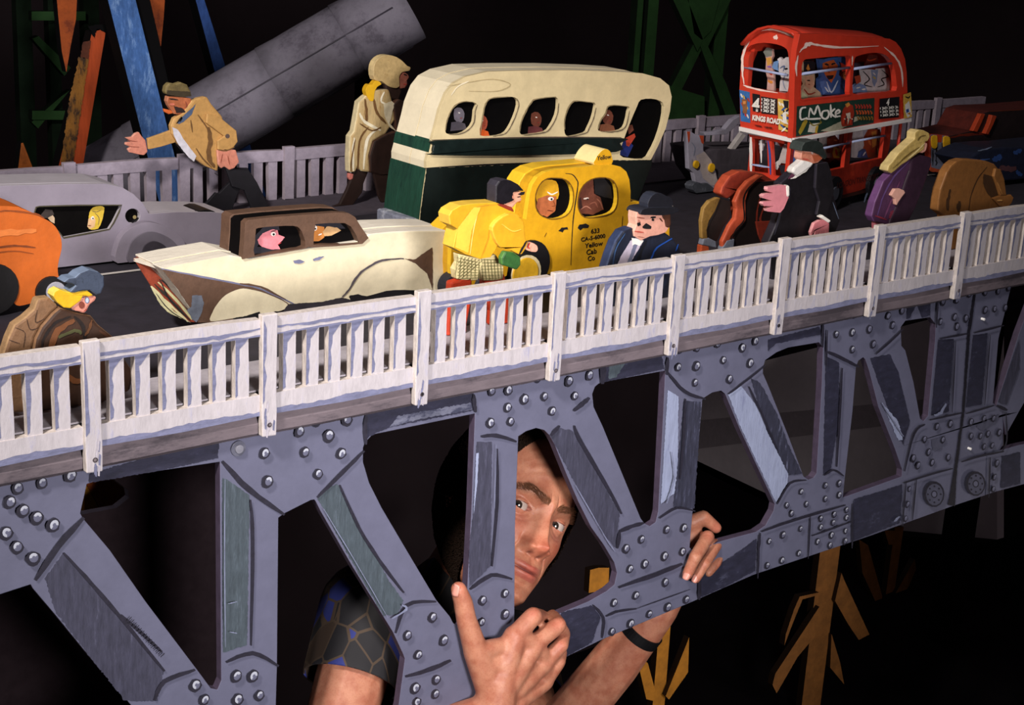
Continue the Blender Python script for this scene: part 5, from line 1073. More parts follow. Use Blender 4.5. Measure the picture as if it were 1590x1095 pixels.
# big grey leaning column (a tapered drum of bent sheets)
GC = paint('7f7a88', .35, .8, 12, (1, 1, 1), .8, hex2='57525e', amt=.45)
A = onY(105, 318, 1.62); B = onY(632, 8, 1.30); ax = (B-A).normalized()
A0 = A-ax*(A.z/ax.z if ax.z else 0); off = V((A0.x, A0.y, 0))
t = thing('leaning_column', 'large mottled grey cylindrical column leaning across the upper left background', 'column', off)
LN_ = (B-A0).length; rA, rB = .094, .076; cuts = [0, .35, .62, .80, .90, .955, 1.0]
rr = random.Random(2)
for i in range(len(cuts)-1):
    a, b_ = cuts[i], cuts[i+1]; n = 4
    pts = [A0+ax*LN_*(a+(b_-a)*k/n) for k in range(n+1)]; rad = [(rA+(rB-rA)*(a+(b_-a)*k/n))*(1.02 if k == 0 else 1)*(1+rr.uniform(-.006, .006)) for k in range(n+1)]
    tube('drum_section', pts, rad, GC, t, 28)
x_ = ax.orthogonal().normalized(); y_ = ax.cross(x_)
for k in range(3):
    an = [1.9, 3.6, 5.2][k]; pts = [A0+ax*LN_*(.62+.37*j/8)+(x_*math.cos(an)+y_*math.sin(an))*(rA+(rB-rA)*(.62+.37*j/8))*1.004 for j in range(9)]
    tube('seam', pts, .0016, paint('3f3b46'), t, 6)
# grey board standing beyond the truss, on a black plinth
bd = [dep(1060, 590, 5.6), dep(1548, 470, 4.5), dep(1548, 838, 4.5), dep(1060, 792, 5.6)]
q0 = V((bd[3].x, bd[3].y, 0)); ag = math.atan2(bd[2].y-bd[3].y, bd[2].x-bd[3].x); gp_ = Pl(q0, ag)
t = thing('grey_panel', 'flat grey board on a black plinth seen dimly through the truss openings', 'panel', q0)
GB = paint('e4d8dc', .12, .9, 6)
prism('board', ID("1060,592 1548,470 1548,838 1060,792"), gp_, 0, .03, GB, t)
u0_ = gp_.uv(1060, 792); u1_ = gp_.uv(1548, 838)
prism('plinth', [(u0_[0], u0_[1]-.001), (u0_[0], 0), (u1_[0], 0), (u1_[0], u1_[1]-.001)], gp_, -.05, .3, BLK, t, uv=True)
d = Deco(gp_); d.poly(ID("1060,655 1548,610 1548,640 1060,700"), paint('b5a9ae', .12), 0); d.build('painted_band', t)
# ochre lattice towers under the bridge
def otower(label, Y, col, parts, x, pparts=()):
    p_ = PY(Y); c = p_.uv(x, 1000); t = thing('lattice_tower', label, 'tower', (c[0], Y, 0)); m_ = paint(col, .3, .7, 25, bump=.3)
    for i, s in enumerate(parts): prism('brace', TF(s), p_, .001*i, .016+.001*i, m_, t, side=paint('2a1a0c'))
    for L, R in pparts:
        L, R = TF(L), TF(R); pts = [p_.uv(*L[0]), p_.uv(*R[0]), ext(R[0], R[1], p_, 0), ext(L[0], L[1], p_, 0)]
        prism('post', pts, p_, .012, .03, m_, t, uv=True, side=paint('2a1a0c'))
    return t
otower('ochre lattice tower with forked braces under the right half of the bridge', .75, '8a5826', ["858,420 880,480 780,600 705,730 690,700 700,660", "938,300 950,330 1038,520 1000,540 960,480 915,400", "790,385 860,370 855,380 800,395 765,480 735,560 740,520 770,430", "905,520 935,620 950,700 900,640"], 1270, [("882,170 818,700", "952,170 885,700")])
otower('dim brown lattice tower at right, beyond the forked ochre tower', 1.1, '7a4a20', ["1000,180 1032,200 1082,380 1086,442 1062,410 1012,300", "1200,250 1205,285 1180,345 1110,462 1105,420", "1190,490 1195,520 1000,752 962,752", "1050,520 1065,530 1000,680 990,670", "1095,150 1130,150 1135,200 1110,200"], 1400, [("1140,140 1090,510", "1172,140 1118,510")])
otower('bright ochre lattice tower standing behind the man\'s forearm', .80, 'b5761e', ["392,530 388,655 320,752 308,740", "205,600 245,622 272,722 275,760 240,752", "40,290 70,282 108,282 106,345 88,362 35,372"], 1030, [("305,420 278,740", "345,420 320,740")])
otower('ochre lattice seen through the hole of the rear plate at lower left', .62, 'a8682a', ["-2200,-240 -2060,-240 -1900,20 -2040,20"], 160)
p_ = PY(.62); t = bpy.data.objects['lattice_tower.005'] if 'lattice_tower.005' in bpy.data.objects else None
for s, m_ in (("330,280 335,230 400,350 330,350", 'f0a030'), ("335,225 440,215 505,262 500,330 400,345", 'c8642c')):
    prism('brace', TA(s), p_, .0, .012, paint(m_, .3, .7, 40), t)
for q in (("20,640 60,640", "20,900 60,900"), ("100,640 130,640", "100,900 130,900")):
    a, b = TA(q[0]); c_, e_ = TA(q[1]); pts = [p_.uv(*a), p_.uv(*b), ext(b, e_, p_, 0), ext(a, c_, p_, 0)]; prism('post', pts, p_, .013, .03, paint('4a2a14', .4, .8, 40), t, uv=True)
# ------------------------------------------------------------------ the man looking out through the truss
def axis(a): return (RT*a[0]+UP*a[1]-FW*a[2]).normalized()
hx = axis((.71, -.46, -.53)); hy = axis((.38, .88, -.26)); hy = (hy-hx*hy.dot(hx)).normalized(); hz = hx.cross(hy).normalized()
HS = 1.08
HO = dep(852, 803, 2.12)
def hw(x, y, z): return HO+(hx*x+hy*y+hz*z)*HS
def itp(y, ys, vs): return np.interp(y, ys[::-1], vs[::-1])
def head_mesh():
    ys = [.126, .118, .10, .08, .05, .02, 0, -.03, -.06, -.085, -.105, -.117, -.123]
    wx = [0, .030, .052, .065, .073, .0755, .0755, .072, .063, .050, .037, .022, 0]
    zf = [-.10, -.062, -.036, -.020, -.008, -.003, -.006, -.006, -.003, -.004, -.003, -.012, -.030]
    zb = [-.10, -.14, -.165, -.18, -.192, -.195, -.19, -.175, -.155, -.13, -.10, -.07, -.05]
    zc = [-.10, -.10, -.10, -.10, -.10, -.098, -.096, -.092, -.085, -.075, -.062, -.050, -.042]
    NL, NP = 330, 420
    th = np.linspace(0, np.pi, NL+1); y = .0015+.1245*np.cos(th); y = np.clip(y, -.123, .126)
    def sm(a):
        v = itp(y, ys, a); k = np.ones(9)/9; p = np.pad(v, 4, mode='edge'); s = np.convolve(p, k, 'valid'); s[0] = v[0]; s[-1] = v[-1]; s[1] = (v[1]+s[1])/2; return s
    WX, ZF, ZB, ZC = (sm(a) for a in (wx, zf, zb, zc))
    t = np.linspace(-1, 1, NP, endpoint=False); phi = np.pi*(t*.62+.38*t**3)
    Y = np.repeat(y[:, None], NP, 1); S = np.sin(phi)[None]; C = np.cos(phi)[None]
    X = WX[:, None]*np.sign(S)*np.abs(S)**.92; C2 = np.sign(C)*np.abs(C)**.88
    Z = ZC[:, None]+np.where(C > 0, (ZF-ZC)[:, None]*C2, (ZC-ZB)[:, None]*C2)
    fr = np.clip((C-.02)/.35, 0, 1)*np.ones_like(Y)
    g = lambda x0, y0, sx, sy: np.exp(-((X-x0)/sx)**2-((Y-y0)/sy)**2)
    g2 = lambda x0, y0, sx, sy: g(x0, y0, sx, sy)+g(-x0, y0, sx, sy)
    F = .0065*g2(.026, .019, .020, .009)+.003*g(0, .018, .012, .010)-.0030*g(0, .040, .03, .012)*0
    F += -.011*g2(.033, -.001, .017, .0125)
    # nose: ridge widening to the tip
    yn = np.clip((.012-Y)/.054, 0, 1); wn = .0072+.0065*yn**1.5; hn = np.interp(-Y, [-.020, -.008, .008, .020, .030, .038, .044, .049, .053], [0, .0065, .0125, .0175, .0205, .0205, .0165, .008, 0])
    F += hn*np.exp(-(np.abs(X)/wn)**2.0)+.0095*np.exp(-(X/.0090)**2-((Y+.0395)/.0078)**2)
    F += .0115*g2(.0145, -.0425, .0058, .0062)
    F += -.005*g2(.0075, -.0505, .0035, .0022)-.0030*g2(.0215, -.040, .0024, .008)
    F += .0045*g2(.045, -.026, .020, .016)-.0035*g2(.055, -.06, .014, .018)
    F += .0075*g(0, -.070, .026, .016)-.0012*g(0, -.058, .003, .006)
    lipw = np.clip(1-(np.abs(X)/.025)**2.5, 0, 1)
    Yl_ = Y-3.2*X**2; F += lipw*(.0030*np.exp(-((Yl_+.0665)/.0042)**2)+.0042*np.exp(-((Yl_+.0770)/.0045)**2)-.0052*np.exp(-((Yl_+.0718)/.0014)**2))
    F += -.0028*g(0, -.0885, .018, .004)+.0065*g(0, -.104, .019, .011)
    nl = lambda s: np.exp(-((X*s-(.021+(-.042-Y)*.42))/.0024)**2)*np.clip((-.040-Y)/.006, 0, 1)*np.clip((Y+.080)/.010, 0, 1)
    F += -.0024*(nl(1)+nl(-1))
    wr = np.clip((Y-.034)/.01, 0, 1)*np.clip((.082-Y)/.01, 0, 1)*np.clip(1-(np.abs(X)/.05)**2, 0, 1)
    F += .0005*wr*np.sin((Y+.05*np.abs(X)+8*X**2)*2*np.pi/.0115)
    F += -.0014*g2(.006, .020, .0016, .009)
    bag = lambda s: np.exp(-((np.hypot(X*s-.033, (Y+.002)*1.15)-.0185)/.0018)**2)*(Y < -.004)
    F += -.0008*(bag(1)+bag(-1))
    Z = Z+F*fr
    col = np.empty(Y.shape+(4,)); col[...] = (.42, .185, .115, 1)
    def mixc(w, c):
        w = np.clip(w, 0, 1)[..., None]; col[..., :3] = col[..., :3]*(1-w)+np.array(c)*w
    mixc(.75*(g(0, -.038, .016, .014)+g2(.045, -.028, .02, .016)), (.44, .125, .075))
    mixc(.5*g2(.033, -.016, .016, .006), (.42, .17, .13))
    op_all = np.zeros_like(Y)
    for s in (1, -1):
        xe = .032*s; ze = -.0255; dx = X-xe; dy = Y+.0005; r2 = dx**2+dy**2
        lid = ze+np.sqrt(np.clip(.0142**2-r2, 0, None)); inside = (r2 < .0142**2)&(fr > .3)
        k = .0015; mxz = np.where(inside, .5*(Z+lid+np.sqrt((Z-lid)**2+k*k)), Z)
        u = np.clip(np.abs(dx-.0005*s)/.0138, 0, 1); up_ = .0043*(1-u**2)**.75; lo_ = -.0046*(1-u**2.4)**.9
        op = (dy < up_)&(dy > lo_)&inside&(u < 1)
        Z = np.where(op, ze+np.sqrt(np.clip(.0125**2-r2, 1e-9, None))-.0030, mxz)
        op_all = np.maximum(op_all, op)
        rim = inside&~op&(dy < up_+.0011)&(dy > lo_-.0011)
        mixc(rim*.55, (.36, .13, .10)); mixc(((dy >= up_)&(dy < up_+.0007)&inside)*.7, (.10, .05, .035))
        cr_ = np.exp(-((dy-up_-.0042)/.0010)**2)*(np.abs(dx) < .016); Z = Z-.0012*cr_*fr; mixc(cr_*.35*(fr > .3), (.26, .10, .07))
        a = X*s; by = .0140+.0090*np.clip((a-.008)/.026, 0, 1)-.009*np.clip((a-.034)/.02, 0, 1)
        bw = .0056*np.clip((a-.008)/.006, 0, 1)*np.clip((.057-a)/.018, 0, 1)+1e-6
        br = np.exp(-((Y-by)/bw)**2)*((a > .006)&(a < .060))*fr
        hairs = .72+.28*np.sin((a*1.5+Y*.9+.002*np.sin(a*900))*2*np.pi/.0013); mixc(np.clip(br*1.25, 0, 1)*1.0*hairs, (.05, .02, .010)); Z = Z+.0005*br*hairs
    mixc(op_all, (.25, .08, .07))
    lips = lipw**.5*((Yl_ < -.0630)&(Yl_ > -.0825))*np.clip(1-(np.abs(X)/.0265)**2, 0, 1)**.35
    mixc(lips*.85*fr, (.36, .095, .075)); mixc(lipw*np.exp(-((Yl_+.0718)/.0013)**2)*.95*fr, (.08, .02, .02))
    mixc(g2(.0075, -.0495, .0032, .0018)*fr*.8, (.09, .03, .025))
    P = HS*(X[..., None]*np.array(hx)+Y[..., None]*np.array(hy)+Z[..., None]*np.array(hz))+np.array(HO)
    n = (NL+1)*NP; i = np.arange(NL)[:, None]*NP; j = np.arange(NP)[None]; jn = (j+1) % NP
    Fq = np.stack([i+j, i+NP+j, i+NP+jn, i+jn], -1).reshape(-1, 4)
    return P.reshape(-1, 3), Fq, col.reshape(-1, 4)
def capsules(parts, vox, smooth=6):
    bm = bmesh.new()
    for p0, r0_, p1, r1_ in parts:
        p0, p1 = V(p0), V(p1); L = (p1-p0).length; n = max(1, int(L/(min(r0_, r1_)*.35)))
        for p, r in ((p0, r0_), (p1, r1_)):
            m4 = Matrix.Translation(p)@Matrix.Diagonal((r, r, r, 1)); bmesh.ops.create_icosphere(bm, subdivisions=2, radius=1, matrix=m4)
        if L > 1e-4:
            tb = tube_mesh([p0.lerp(p1, k/4) for k in range(5)], [r0_+(r1_-r0_)*k/4 for k in range(5)], 16); me_ = bpy.data.meshes.new('x'); tb.to_mesh(me_); tb.free(); bm.from_mesh(me_); bpy.data.meshes.remove(me_)
    me = bpy.data.meshes.new('caps'); bm.to_mesh(me); bm.free(); o = bpy.data.objects.new('caps', me); COL.objects.link(o)
    r = o.modifiers.new('r', 'REMESH'); r.mode = 'VOXEL'; r.voxel_size = vox; r.use_smooth_shade = True
    s = o.modifiers.new('s', 'SMOOTH'); s.factor = .5; s.iterations = smooth
    m2 = bpy.data.meshes.new_from_object(o.evaluated_get(bpy.context.evaluated_depsgraph_get())); bpy.data.objects.remove(o); bpy.data.meshes.remove(me)
    return m2
def skin_mat():
    m = bpy.data.materials.new('skin'); m.use_nodes = True; nt = m.node_tree; N = nt.nodes; L = nt.links; b = N['Principled BSDF']
    a = N.new('ShaderNodeVertexColor'); a.layer_name = 'skin_colour'; tc = N.new('ShaderNodeTexCoord')
    n = N.new('ShaderNodeTexNoise'); n.inputs['Scale'].default_value = 55; n.inputs['Detail'].default_value = 5; L.new(tc.outputs['Object'], n.inputs[0])
    n2 = N.new('ShaderNodeTexNoise'); n2.inputs['Scale'].default_value = 420; n2.inputs['Detail'].default_value = 3; L.new(tc.outputs['Object'], n2.inputs[0])
    rp = N.new('ShaderNodeValToRGB'); rp.color_ramp.elements[0].position = .38; rp.color_ramp.elements[0].color = (.80, .60, .55, 1); rp.color_ramp.elements[1].position = .62; rp.color_ramp.elements[1].color = (1.06, 1.04, 1.0, 1)
    L.new(n.outputs[0], rp.inputs[0]); mx = N.new('ShaderNodeMix'); mx.data_type = 'RGBA'; mx.blend_type = 'MULTIPLY'; mx.inputs[0].default_value = .8; L.new(a.outputs[0], mx.inputs[6]); L.new(rp.outputs[0], mx.inputs[7])
    r2 = N.new('ShaderNodeValToRGB'); r2.color_ramp.elements[0].position = .36; r2.color_ramp.elements[0].color = (.80, .66, .6, 1); r2.color_ramp.elements[1].position = .5; r2.color_ramp.elements[1].color = (1, 1, 1, 1)
    L.new(n2.outputs[0], r2.inputs[0]); m3 = N.new('ShaderNodeMix'); m3.data_type = 'RGBA'; m3.blend_type = 'MULTIPLY'; m3.inputs[0].default_value = .45; L.new(mx.outputs[2], m3.inputs[6]); L.new(r2.outputs[0], m3.inputs[7])
    L.new(m3.outputs[2], b.inputs['Base Color']); b.inputs['Roughness'].default_value = .5; b.inputs['Specular IOR Level'].default_value = .4
    b.inputs['Subsurface Weight'].default_value = .12; b.inputs['Subsurface Radius'].default_value = (.006, .002, .001); b.inputs['Subsurface Scale'].default_value = .6
    bp = N.new('ShaderNodeBump'); bp.inputs['Strength'].default_value = .35; bp.inputs['Distance'].default_value = .0009
    w = N.new('ShaderNodeTexNoise'); w.inputs['Scale'].default_value = 160; w.inputs['Detail'].default_value = 6; w.inputs['Roughness'].default_value = .7; L.new(tc.outputs['Object'], w.inputs[0])
    L.new(w.outputs[0], bp.inputs['Height']); L.new(bp.outputs[0], b.inputs['Normal'])
    return m
SK = skin_mat()
Y_ = onY
# body: one skinned surface. Chain of joints placed where the photo shows them
neck0 = hw(0, -.06, -.105); chest = Y_(690, 1030, .31); shR = Y_(575, 945, .165); shL = Y_(800, 1010, .37)
elR = Y_(505, 1205, .06); wrR = Y_(764, 1112, -.014); elL = Y_(835, 1175, .17); wrL = Y_(1022, 948, .055)
pel = V((chest.x-.02, chest.y+.12, .46)); 
body = [(neck0, .055, chest+V((0, 0, .10)), .06), (chest+V((0, 0, .02)), .095, pel, .105), (shR, .052, chest, .085), (shL, .052, chest, .085),
        (shR, .050, elR, .043), (elR, .041, wrR, .030), (shL, .050, elL, .042), (elL, .041, wrL+(elL-wrL)*.35, .037), (wrL+(elL-wrL)*.35, .037, wrL, .0275)]
for s, hp in ((-1, V((-.09, 0, 0))), (1, V((.09, 0, 0)))):
    kn = V((pel.x+.16*s, pel.y-.12, .46)); an = V((pel.x+.16*s, pel.y+.10, .07)); body += [(pel+hp, .085, kn, .058), (kn, .055, an, .036), (an, .036, an+V((0, -.15, -.035)), .028)]
# his right hand (left in the picture): thumb up the post, fingers hooked through the opening
mi, mm, mr, ml = Y_(799, 988, -.012), Y_(829, 1000, -.015), Y_(846, 1027, -.014), Y_(846, 1058, -.010)
hand1 = [(wrR, .030, Y_(775, 1060, -.014), .024), (Y_(775, 1062, -.014), .021, mi, .0150), (Y_(785, 1060, -.015), .021, mm, .0145), (Y_(795, 1068, -.013), .020, mr, .0135), (Y_(797, 1085, -.012), .020, ml, .0125),
  (mi, .0130, mm, .0130), (mm, .0125, mr, .0120), (mr, .0115, ml, .0115), (Y_(780, 1030, -.012), .018, Y_(820, 1040, -.012), .017),
  (Y_(765, 1075, -.008), .021, Y_(738, 1008, -.004), .0165), (Y_(738, 1008, -.004), .0158, Y_(724, 962, -.001), .0130), (Y_(724, 962, -.001), .0128, Y_(719, 935, .002), .0122), (Y_(719, 935, .002), .0120, Y_(712, 915, .004), .0102),
  (Y_(745, 1010, -.008), .012, Y_(785, 1003, -.008), .012), (Y_(752, 1035, -.008), .016, Y_(785, 1025, -.010), .016),
  (mi, .0130, Y_(828, 957, -.012), .0122), (Y_(828, 957, -.012), .0118, Y_(840, 958, .032), .0100), (Y_(840, 958, .032), .0095, Y_(838, 978, .045), .0085),
  (mm, .0125, Y_(867, 971, -.016), .0112), (Y_(867, 971, -.016), .0108, Y_(858, 957, .030), .0095), (Y_(858, 957, .030), .0090, Y_(850, 972, .042), .0080),
  (mr, .0115, Y_(871, 1002, -.020), .0105), (Y_(871, 1002, -.020), .0100, Y_(876, 984, -.006), .0088), (Y_(876, 984, -.006), .0086, Y_(868, 968, .004), .0078),
  (ml, .0105, Y_(868, 1028, -.018), .0092), (Y_(868, 1028, -.018), .0088, Y_(872, 1012, -.008), .0078)]
# his left hand (right in the picture): fingertips over the gusset plate
hand2 = [(wrL, .0275, Y_(1055, 890, .052), .023), (Y_(1055, 892, .052), .021, Y_(1075, 820, .050), .0145), (Y_(1060, 885, .052), .020, Y_(1100, 850, .046), .0135), (Y_(1068, 890, .050), .018, Y_(1112, 868, .046), .012),
  (Y_(1074, 812, .048), .0125, Y_(1092, 803, .040), .0105), (Y_(1092, 803, .040), .0100, Y_(1112, 820, .034), .0085),
  (Y_(1092, 845, .044), .0115, Y_(1099, 834, .020), .0102), (Y_(1099, 834, .018), .0098, Y_(1079, 866, -.0005), .0092), (Y_(1079, 866, -.0005), .0088, Y_(1067, 893, .0025), .0078),
  (Y_(1104, 855, .044), .0105, Y_(1112, 846, .024), .0095), (Y_(1112, 846, .022), .0090, Y_(1094, 876, .000), .0084), (Y_(1094, 876, .000), .0080, Y_(1080, 899, .003), .0072),
  (Y_(1112, 866, .044), .0098, Y_(1118, 858, .030), .0085), (Y_(1118, 858, .030), .0082, Y_(1112, 875, .014), .0075), (Y_(1112, 875, .014), .0072, Y_(1100, 890, .012), .0064)]
bm_ = capsules(body+hand1+hand2, .0024, 7)
nb = len(bm_.vertices); co = np.empty(nb*3, 'f'); bm_.vertices.foreach_get('co', co); co = co.reshape(-1, 3).astype(float)
fb = np.empty(len(bm_.polygons)*4, 'i')
lt = np.array([p.loop_total for p in bm_.polygons]); lv = np.empty(len(bm_.loops), 'i'); bm_.loops.foreach_get('vertex_index', lv)
# knuckle and tendon relief, colour by position
colb = np.empty((nb, 4)); colb[:] = (.41, .18, .115, 1)
def near(p, r): return np.exp(-(((co-np.array(p))**2).sum(1))/r**2)
for p, r in [(mi, .012), (mm, .012), (mr, .011), (ml, .010), (Y_(828, 950, -.02), .010), (Y_(868, 966, -.024), .010), (Y_(872, 1000, -.028), .009), (Y_(711, 910, .0), .010), (Y_(1067, 893, -.004), .009), (Y_(1080, 899, -.003), .008), (Y_(1100, 832, .015), .010), (Y_(1112, 820, .03), .012)]:
    w = np.clip(near(p, r)*.6, 0, 1)[:, None]; colb[:, :3] = colb[:, :3]*(1-w)+np.array((.50, .16, .11))*w
hp, hf, hc = head_mesh()
allc = np.concatenate([co, hp]); fo = []
me = bpy.data.meshes.new('person'); k0 = 0; st = 0; faces = []
s_ = np.concatenate([[0], np.cumsum(lt)])
faces = [lv[s_[i]:s_[i+1]].tolist() for i in range(len(lt))]+(hf+nb).tolist()
ob_ = V((neck0.x, neck0.y, 0)); me.from_pydata((allc-np.array(ob_)).tolist(), [], faces)
me.polygons.foreach_set('use_smooth', [True]*len(me.polygons)); ca = me.color_attributes.new('skin_colour', 'FLOAT_COLOR', 'POINT')
ca.data.foreach_set('color', np.concatenate([colb, hc]).astype('f').ravel()); me.update()
man = link('person', me, None, (SK,)); man.location = ob_
tag(man, 'man peering out between the truss members, gripping the girder with both hands', 'person')
# eyes
def eye(s):
    c = hw(.032*s, -.0005, -.0255); look = (CAM-c).normalized(); bm = bmesh.new(); bmesh.ops.create_uvsphere(bm, u_segments=48, v_segments=32, radius=.0125*HS)
    q = look.to_track_quat('Z', 'Y').to_matrix().to_4x4(); me = bpy.data.meshes.new('eye'); 
    for f in bm.faces:
        z = f.calc_center_median().z/(.0125*HS); a = math.degrees(math.acos(max(-1, min(1, z)))); f.material_index = 2 if a < 12 else (1 if a < 30 else 0); f.smooth = True
    bmesh.ops.transform(bm, matrix=Matrix.Translation(c-ob_)@q, verts=bm.verts); bm.to_mesh(me); bm.free()
    o = link('eye', me, man, (paint('a89890', .08, .12, 200, bump=0, spec=.6), paint('2a211b', .3, .12, 600, bump=0, spec=.6), paint('0a0808', 0, .08, bump=0, spec=.8))); return o
eye(1); eye(-1)
# hair: dark cap, carried down over cheek and jaw to stand for their shade
hp3 = hp.reshape(331, 420, 3); loc = (hp3-np.array(HO))/HS; lx, ly, lz = loc@np.array(hx), loc@np.array(hy), loc@np.array(hz)
line = np.interp(-lz, [.0, .03, .055, .075, .10, .13, .2], [.098, .086, -.075, -.11, -.11, -.11, -.11])
msk = ly > line
idx = -np.ones(331*420, int); vs = []; 
cen = np.array(hw(0, .0, -.10)); rr = np.random.RandomState(4)
mk = msk.ravel(); pts = hp3.reshape(-1, 3); ids = np.nonzero(mk)[0]; idx[ids] = np.arange(len(ids)); d_ = pts[ids]-cen; d_ /= np.linalg.norm(d_, axis=1)[:, None]
hv = pts[ids]+d_*(.006+.003*rr.rand(len(ids)))[:, None]
hfaces = [f for f in hf.tolist() if all(mk[i] for i in f)]; hfaces = [[int(idx[i]) for i in f] for f in hfaces]
me = bpy.data.meshes.new('hair'); me.from_pydata((hv-np.array(ob_)).tolist(), [], hfaces); hr = link('hair', me, man, (paint('1c110b', .5, .8, 300, bump=.6, spec=.1),)); hr['label'] = 'dark brown hair carried over cheek and jaw in place of shade'
# eyebrows: short hairs set along the brow ridge
cand = np.nonzero((lz.ravel() > -.06)&(np.abs(ly.ravel()-.02) < .025))[0]; cx, cy = lx.ravel()[cand], ly.ravel()[cand]
for s in (1, -1):
    vs = []; fs = []
    for k in range(330):
        a = .007+.050*rr.rand(); byy = .0140+.0090*min(1, max(0, (a-.008)/.026))-.009*max(0, (a-.034)/.02); sp__ = .0042*min(1, (a-.003)/.008)*min(1, (.062-a)/.016)
        yy = byy+rr.uniform(-1, 1)*sp__; j = cand[np.argmin((cx-a*s)**2+(cy-yy)**2)]; p = V(hp[j]); lean = min(1, .25+(a-.007)/.02)
        dv = (hx*(s*lean)+hy*(1-.75*lean)+hz*.35).normalized()*(.0050+.003*rr.rand()); sd_ = (hy*lean-hx*s*(1-lean)).normalized()*.00028; b = len(vs)
        vs += [p-sd_-hz*.0006-ob_, p+sd_-hz*.0006-ob_, p+dv-ob_, p+hz*.0006-ob_]; fs += [(b, b+2, b+3), (b+1, b+3, b+2), (b, b+1, b+2)]
    me = bpy.data.meshes.new('brow'); me.from_pydata(vs, [], fs); link('eyebrow', me, man, (paint('704830', .3, .7, 200, bump=0),), kind='stuff')
# ears
for s in (1, -1):
    c = hw(.0745*s, -.005, -.100); bm = bmesh.new(); bmesh.ops.create_uvsphere(bm, u_segments=20, v_segments=14, radius=1)
    for v in bm.verts:
        x, y, z = v.co; r = math.hypot(y, z); dent = -.35*math.exp(-(r/.5)**2) if x*s > 0 else 0
        v.co = (c-ob_)+hx*(.008*x+dent*.010*s)+hy*(.032*y+.004*z)+hz*(.018*z*(1-.25*(y < 0)*abs(y))-.004*y)
    for f in bm.faces: f.smooth = True
    me = bpy.data.meshes.new('ear'); bm.to_mesh(me); bm.free(); link('ear', me, man, (paint('c07a62', .15, .5, 90),))
# nails
def nail(p, nrm, up, w, l):
    c = V(p); n = V(nrm).normalized(); u = (V(up)-n*V(up).dot(n)).normalized(); r = u.cross(n); off = ob_
    vs = []; fs = []
    for i in range(7):
        for j in range(7):
            a = (i/6-.5)*2; b = (j/6-.5)*2; e = math.sqrt(max(0, 1-.35*b*b)) if b > 0 else math.sqrt(max(0, 1-.12*b*b))
            vs.append(c+r*(a*w*e)+u*(b*l*(1-.12*a*a))-n*(a*a*w*.45)-off)
    fs = [(i*7+j, i*7+j+1, (i+1)*7+j+1, (i+1)*7+j) for i in range(6) for j in range(6)]
    me = bpy.data.meshes.new('nail'); me.from_pydata(vs, [], fs); o = link('fingernail', me, man, (paint('c98a7c', .1, .3, 200, bump=.1),)); sm = o.modifiers.new('s', 'SOLIDIFY'); sm.thickness = .0008; sm.offset = 0
    for f in me.polygons: f.use_smooth = True
tc_ = -ray(1067, 893).normalized()
nail(V(Y_(1066, 894, .0025))+tc_*.0072, tc_+RT*-.1, Y_(1062, 903, 0)-Y_(1070, 886, 0), .0052, .0062)
nail(V(Y_(1079.5, 899, .003))+tc_*.0066, tc_+RT*.1, Y_(1075, 908, 0)-Y_(1083, 891, 0), .0046, .0056)
nail(V(Y_(711, 916, .005))+tc_*.0088-RT*.0032, tc_*.8-RT*.7, Y_(709, 905, 0)-Y_(713, 925, 0), .0062, .0075)
# shirt: dark, with blue and tan feather shapes
def shirt_mat():
    m = bpy.data.materials.new('shirt_print'); m.use_nodes = True; nt = m.node_tree; N = nt.nodes; L = nt.links; b = N['Principled BSDF']
    tc = N.new('ShaderNodeTexCoord'); mp = N.new('ShaderNodeMapping'); mp.inputs['Scale'].default_value = (1, 1, .45); mp.inputs['Rotation'].default_value = (.3, .5, .2); L.new(tc.outputs['Object'], mp.inputs[0])
    vo = N.new('ShaderNodeTexVoronoi'); vo.inputs['Scale'].default_value = 34; L.new(mp.outputs[0], vo.inputs[0])
    ed = N.new('ShaderNodeTexVoronoi'); ed.feature = 'DISTANCE_TO_EDGE'; ed.inputs['Scale'].default_value = 34; L.new(mp.outputs[0], ed.inputs[0])
    sp_ = N.new('ShaderNodeSeparateColor'); L.new(vo.outputs['Color'], sp_.inputs[0])
    r = N.new('ShaderNodeValToRGB'); r.color_ramp.interpolation = 'CONSTANT'; e = r.color_ramp.elements
    e[0].color = lin('0e0c12'); e[1].position = .5; e[1].color = lin('1c2566')
    for p, c in ((.64, '32241a'), (.80, '0e0c12'), (.90, '4a3828')): q = e.new(p); q.color = lin(c)
    L.new(sp_.outputs[0], r.inputs[0]); lt_ = N.new('ShaderNodeMath'); lt_.operation = 'LESS_THAN'; lt_.inputs[1].default_value = .035; L.new(ed.outputs['Distance'], lt_.inputs[0])
    mx = N.new('ShaderNodeMix'); mx.data_type = 'RGBA'; L.new(lt_.outputs[0], mx.inputs[0]); L.new(r.outputs[0], mx.inputs[6]); mx.inputs[7].default_value = lin('3c2e22'); L.new(mx.outputs[2], b.inputs['Base Color']); b.inputs['Roughness'].default_value = .8
    return m
SHM = shirt_mat()
hem = shR.lerp(elR, .46); hemL = shL.lerp(elL, .5)
sh = capsules([(chest+V((0, 0, .04)), .112, pel+V((0, 0, .05)), .120), (shR, .066, chest, .10), (shL, .066, chest, .10), (shR, .068, hem, .064), (shL, .066, hemL, .062), (neck0+V((.0, .02, -.05)), .060, chest+V((0, 0, .08)), .085)], .005, 6)
me = sh
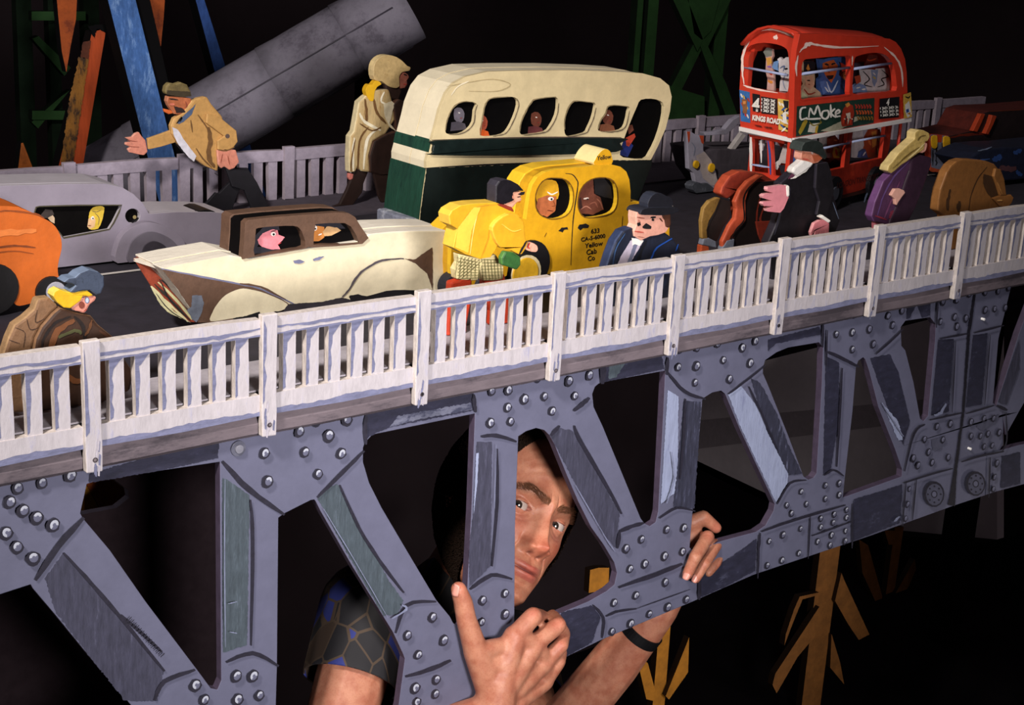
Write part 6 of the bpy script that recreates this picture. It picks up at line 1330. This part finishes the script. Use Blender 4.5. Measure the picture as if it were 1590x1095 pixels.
# cut the sleeve end flat so it finishes in a clean hem
def cut(me, p, n, rad):
    bm = bmesh.new(); bm.from_mesh(me); n = V(n).normalized()
    vs_ = {v for v in bm.verts if (v.co-p).length < rad}; fs_ = [f for f in bm.faces if all(v in vs_ for v in f.verts)]; es_ = {e for f in fs_ for e in f.edges}
    bmesh.ops.bisect_plane(bm, geom=list({v for f in fs_ for v in f.verts})+list(es_)+fs_, plane_co=p, plane_no=n)
    bmesh.ops.delete(bm, geom=[f for f in bm.faces if (f.calc_center_median()-p).dot(n) > 0 and (f.calc_center_median()-p).length < rad], context='FACES'); bm.to_mesh(me); bm.free()
cut(me, hem, (elR-shR), .13); cut(me, hemL, (elL-shL), .12)
me.transform(Matrix.Translation(-ob_))
so = link('shirt', me, man, (SHM,)); so['label'] = 'dark shirt printed with blue and tan feathers'
for f in me.polygons: f.use_smooth = True
sd = so.modifiers.new('s', 'SOLIDIFY'); sd.thickness = .002
pj = capsules([(pel+V((-.09, 0, 0)), .10, pel+V((.09, 0, 0)), .10)]+[(pel+V((.09*s, 0, 0)), .096, V((pel.x+.16*s, pel.y-.12, .46)), .070) for s in (-1, 1)]+[(V((pel.x+.16*s, pel.y-.12, .46)), .068, V((pel.x+.16*s, pel.y+.09, .10)), .055) for s in (-1, 1)], .008, 4)
pj.transform(Matrix.Translation(-ob_)); link('trousers', pj, man, (paint('15151c', .3, .9, 30),))
for s in (-1, 1):
    a = V((pel.x+.16*s, pel.y+.10, .045)); shm = capsules([(a, .045, a+V((0, -.17, -.008)), .036)], .006, 3)
    for v in shm.vertices: v.co.z = max(v.co.z, .001)
    shm.transform(Matrix.Translation(-ob_)); link('shoe', shm, man, (paint('1a1412', .3, .5, 30),))
# watch strap on his left wrist
c = wrL.lerp(elL, .14); ax_ = (elL-wrL).normalized(); a1 = ax_.orthogonal().normalized(); a2 = ax_.cross(a1)
vs = []; fs = []; n = 40; rads = [(.0305, -.008), (.0325, -.008), (.0325, .008), (.0305, .008)]
for k in range(n):
    w = 2*math.pi*k/n
    for r, h in rads: vs.append(c+(a1*math.cos(w)+a2*math.sin(w))*r+ax_*h-ob_)
for k in range(n):
    for j in range(4): fs.append((k*4+j, k*4+(j+1) % 4, ((k+1) % n)*4+(j+1) % 4, ((k+1) % n)*4+j))
me = bpy.data.meshes.new('w'); me.from_pydata(vs, [], fs); o = link('watch_strap', me, None, (paint('0e0d10', .2, .5),)); o.parent = man; o['label'] = 'black watch strap'
